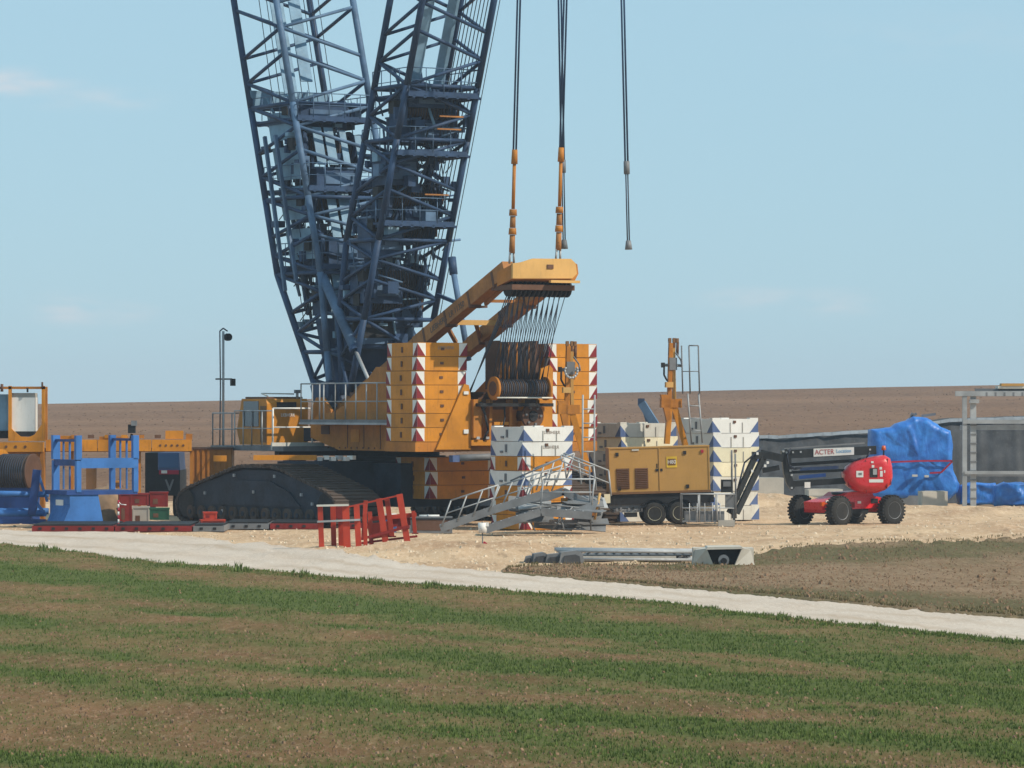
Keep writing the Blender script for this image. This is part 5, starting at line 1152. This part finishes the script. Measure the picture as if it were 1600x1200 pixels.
tt = thing('tarped_machine', 'tall machine wrapped in bright blue tarpaulin with a red strap right of the boom lift', 'covered machine', (gx(1425, 193), 193, 0), 0)
tarp('blue_cover', '', 1425, 193, [(1364, 782), (1362, 740), (1361, 700), (1362, 671), (1395, 668), (1402, 662), (1420, 657), (1430, 650), (1450, 653), (1468, 665), (1488, 673), (1490, 700), (1489, 735), (1500, 757), (1497, 770), (1483, 783), (1460, 785), (1420, 783)], 3.0, 5, tt, amp=.09)
m = MB(); 
for a, b in (((1388, 722), (1440, 720)), ((1440, 720), (1487, 720)), ((1487, 721), (1470, 738)), ((1470, 738), (1452, 739))):
    A = W(*a, 193) - Vector(tt.location); B = W(*b, 193) - Vector(tt.location); m.bar(A + Vector((0, -.22, 0)), B + Vector((0, -.22, 0)), .05, .08, 'strapred')
m.build('strap', tt)
m = MB()
for a, b in (((1424, 652), (1432, 646)), ((1440, 650), (1462, 647)), ((1422, 655), (1426, 645))):
    A = W(*a, 194) - Vector(tt.location); B = W(*b, 194) - Vector(tt.location); m.bar(A, B, .12, .12, 'galvdark')
m.box((.1, -.3, gz(743, 193)), (.25, .2, .1), 'dirtywhite'); m.box((.65, -.3, gz(744, 193)), (.2, .2, .1), 'dirtywhite'); m.box((.3, .4, .3), (1.8, .8, .5), 'galvdark'); m.build('machine_fittings', tt)
tarp('tarp_bundle', 'crumpled blue tarpaulin bundle on the ground right of the steel scaffold posts', 1580, 190, [(1556, 790), (1558, 760), (1570, 755), (1600, 755), (1640, 756), (1660, 790)], 2.0, 9, amp=.16)
tarp('tarp_bundle', 'darker blue tarpaulin bundle behind the feet of the grey steel scaffold', 1530, 194, [(1500, 789), (1502, 760), (1520, 754), (1558, 756), (1560, 789)], 2.0, 14, amp=.12)
# grey steel frame at the right
Y = 188; s = Y / F; t = thing('steel_scaffold', 'grey galvanised steel scaffold with stacked beams at the right edge', 'scaffold', (gx(1520, Y), Y, 0), 0); X = lambda px: (px - 1520) * s; Z = lambda py: gz(py, Y)
for a, w, y_ in ((1504, 7, 0), (1517, 9, .15), (1512, 4, 1.4), (1700, 8, 0), (1712, 8, 1.4)):
    m = MB(); m.bx(X(a), X(a + w), y_, y_ + .16, .03, Z(616), 'galv'); m.box((X(a + w / 2), y_ + .08, .04), (.4, .3, .05), 'galvdark')
    if w == 9:
        for k in range(9): m.bx(X(a) - .03, X(a + w) + .03, y_ - .03, y_ + .0, .5 + k * .42, .56 + k * .42, 'galvdark')
    m.build('post', t)
m = MB(); m.bx(X(1493), X(1720), -.03, .2, Z(619), Z(611), 'galv'); m.bx(X(1525), X(1720), .3, .5, Z(612), Z(607), 'galvdark'); m.bx(X(1505), X(1720), 1.3, 1.5, Z(619), Z(613), 'galvdark')
m.bx(X(1504), X(1720), -.05, .1, Z(662), Z(656), 'galv'); m.bx(X(1504), X(1720), .9, 1.05, Z(672), Z(664), 'galv'); m.bx(X(1507), X(1720), -.05, .1, Z(741), Z(736), 'galv'); m.bx(X(1507), X(1720), 1.0, 1.1, Z(745), Z(741), 'galvdark')
for k in range(12): m.bx(X(1540 + 14 * k), X(1543 + 14 * k), -.04, 1.4, Z(619), Z(613), 'galvdark')
m.build('beam', t)
m = MB(); m.bx(X(1560), X(1720), .05, 1.2, Z(607), Z(603), 'dirtywhite'); m.bx(X(1565), X(1600), .0, .8, Z(603), Z(599), 'ochre'); m.bx(X(1515), X(1530), 0, .2, Z(630), Z(624), 'galv'); m.build('load_board', t)
# a pale pole leaning far behind the stacks
m = MB(); m.bar((0, 0, 0), (-1.7, .3, 2.7), .35, .35, 'boomlight'); m.bar((-.9, 0, 0), (-1.7, .3, 2.7), .1, .12, 'boomlight'); m.box((-1.72, .3, 2.75), (.3, .3, .3), 'boomblue'); m.tube((-.4, 0, .6), (-.4, 0, -2.2), .1, 'boomlight', 6)
o = m.build('leaning_boom_tip'); o.location = (gx(1062, 184), 184, 2.2); tag(o, 'thin grey blue steel spar leaning behind the stained white slabs', 'steel spar')
# bags / blocks on track top beneath the cab
m = MB(); m.bx(0, 2.5, 0, .4, 0, .20, 'orange'); m.bx(-1.6, -1.1, .1, .5, -.05, .18, 'orange'); 
for k in range(6): m.box((2.65 + k * .25, .1, .05 + .05 * (k % 2)), (.2, .3, .16), 'white' if k % 3 else 'galv', rz=10 * k)
o = m.build('step_plates', crane); o.location = (0, 0, 0)
o.matrix_parent_inverse = Matrix.Identity(4); wl = W(396, 719, 163); rel = Matrix.Rotation(R(-PSI), 3, 'Z') @ (wl - Vector((XC, YC, 0))); o.location = rel; o.rotation_euler = (0, 0, R(-PSI))
print('objects', len(bpy.data.objects), 'tris', sum(len(me.polygons) for me in bpy.data.meshes))

# thin summer haze round the whole place
m, nt, b = newmat('haze'); nt.nodes.remove(b); v = nd(nt, 'VolumePrincipled'); v.inputs['Density'].default_value = HAZE; v.inputs['Color'].default_value = (.80, .89, 1.0, 1)
nt.links.new(v.outputs[0], nt.nodes['Material Output'].inputs['Volume'])
h_ = MB(); h_.bx(-2600, 2600, -20, 3100, -60, 36, 'haze').build('haze'); tag(bpy.data.objects['haze'], kind='stuff')
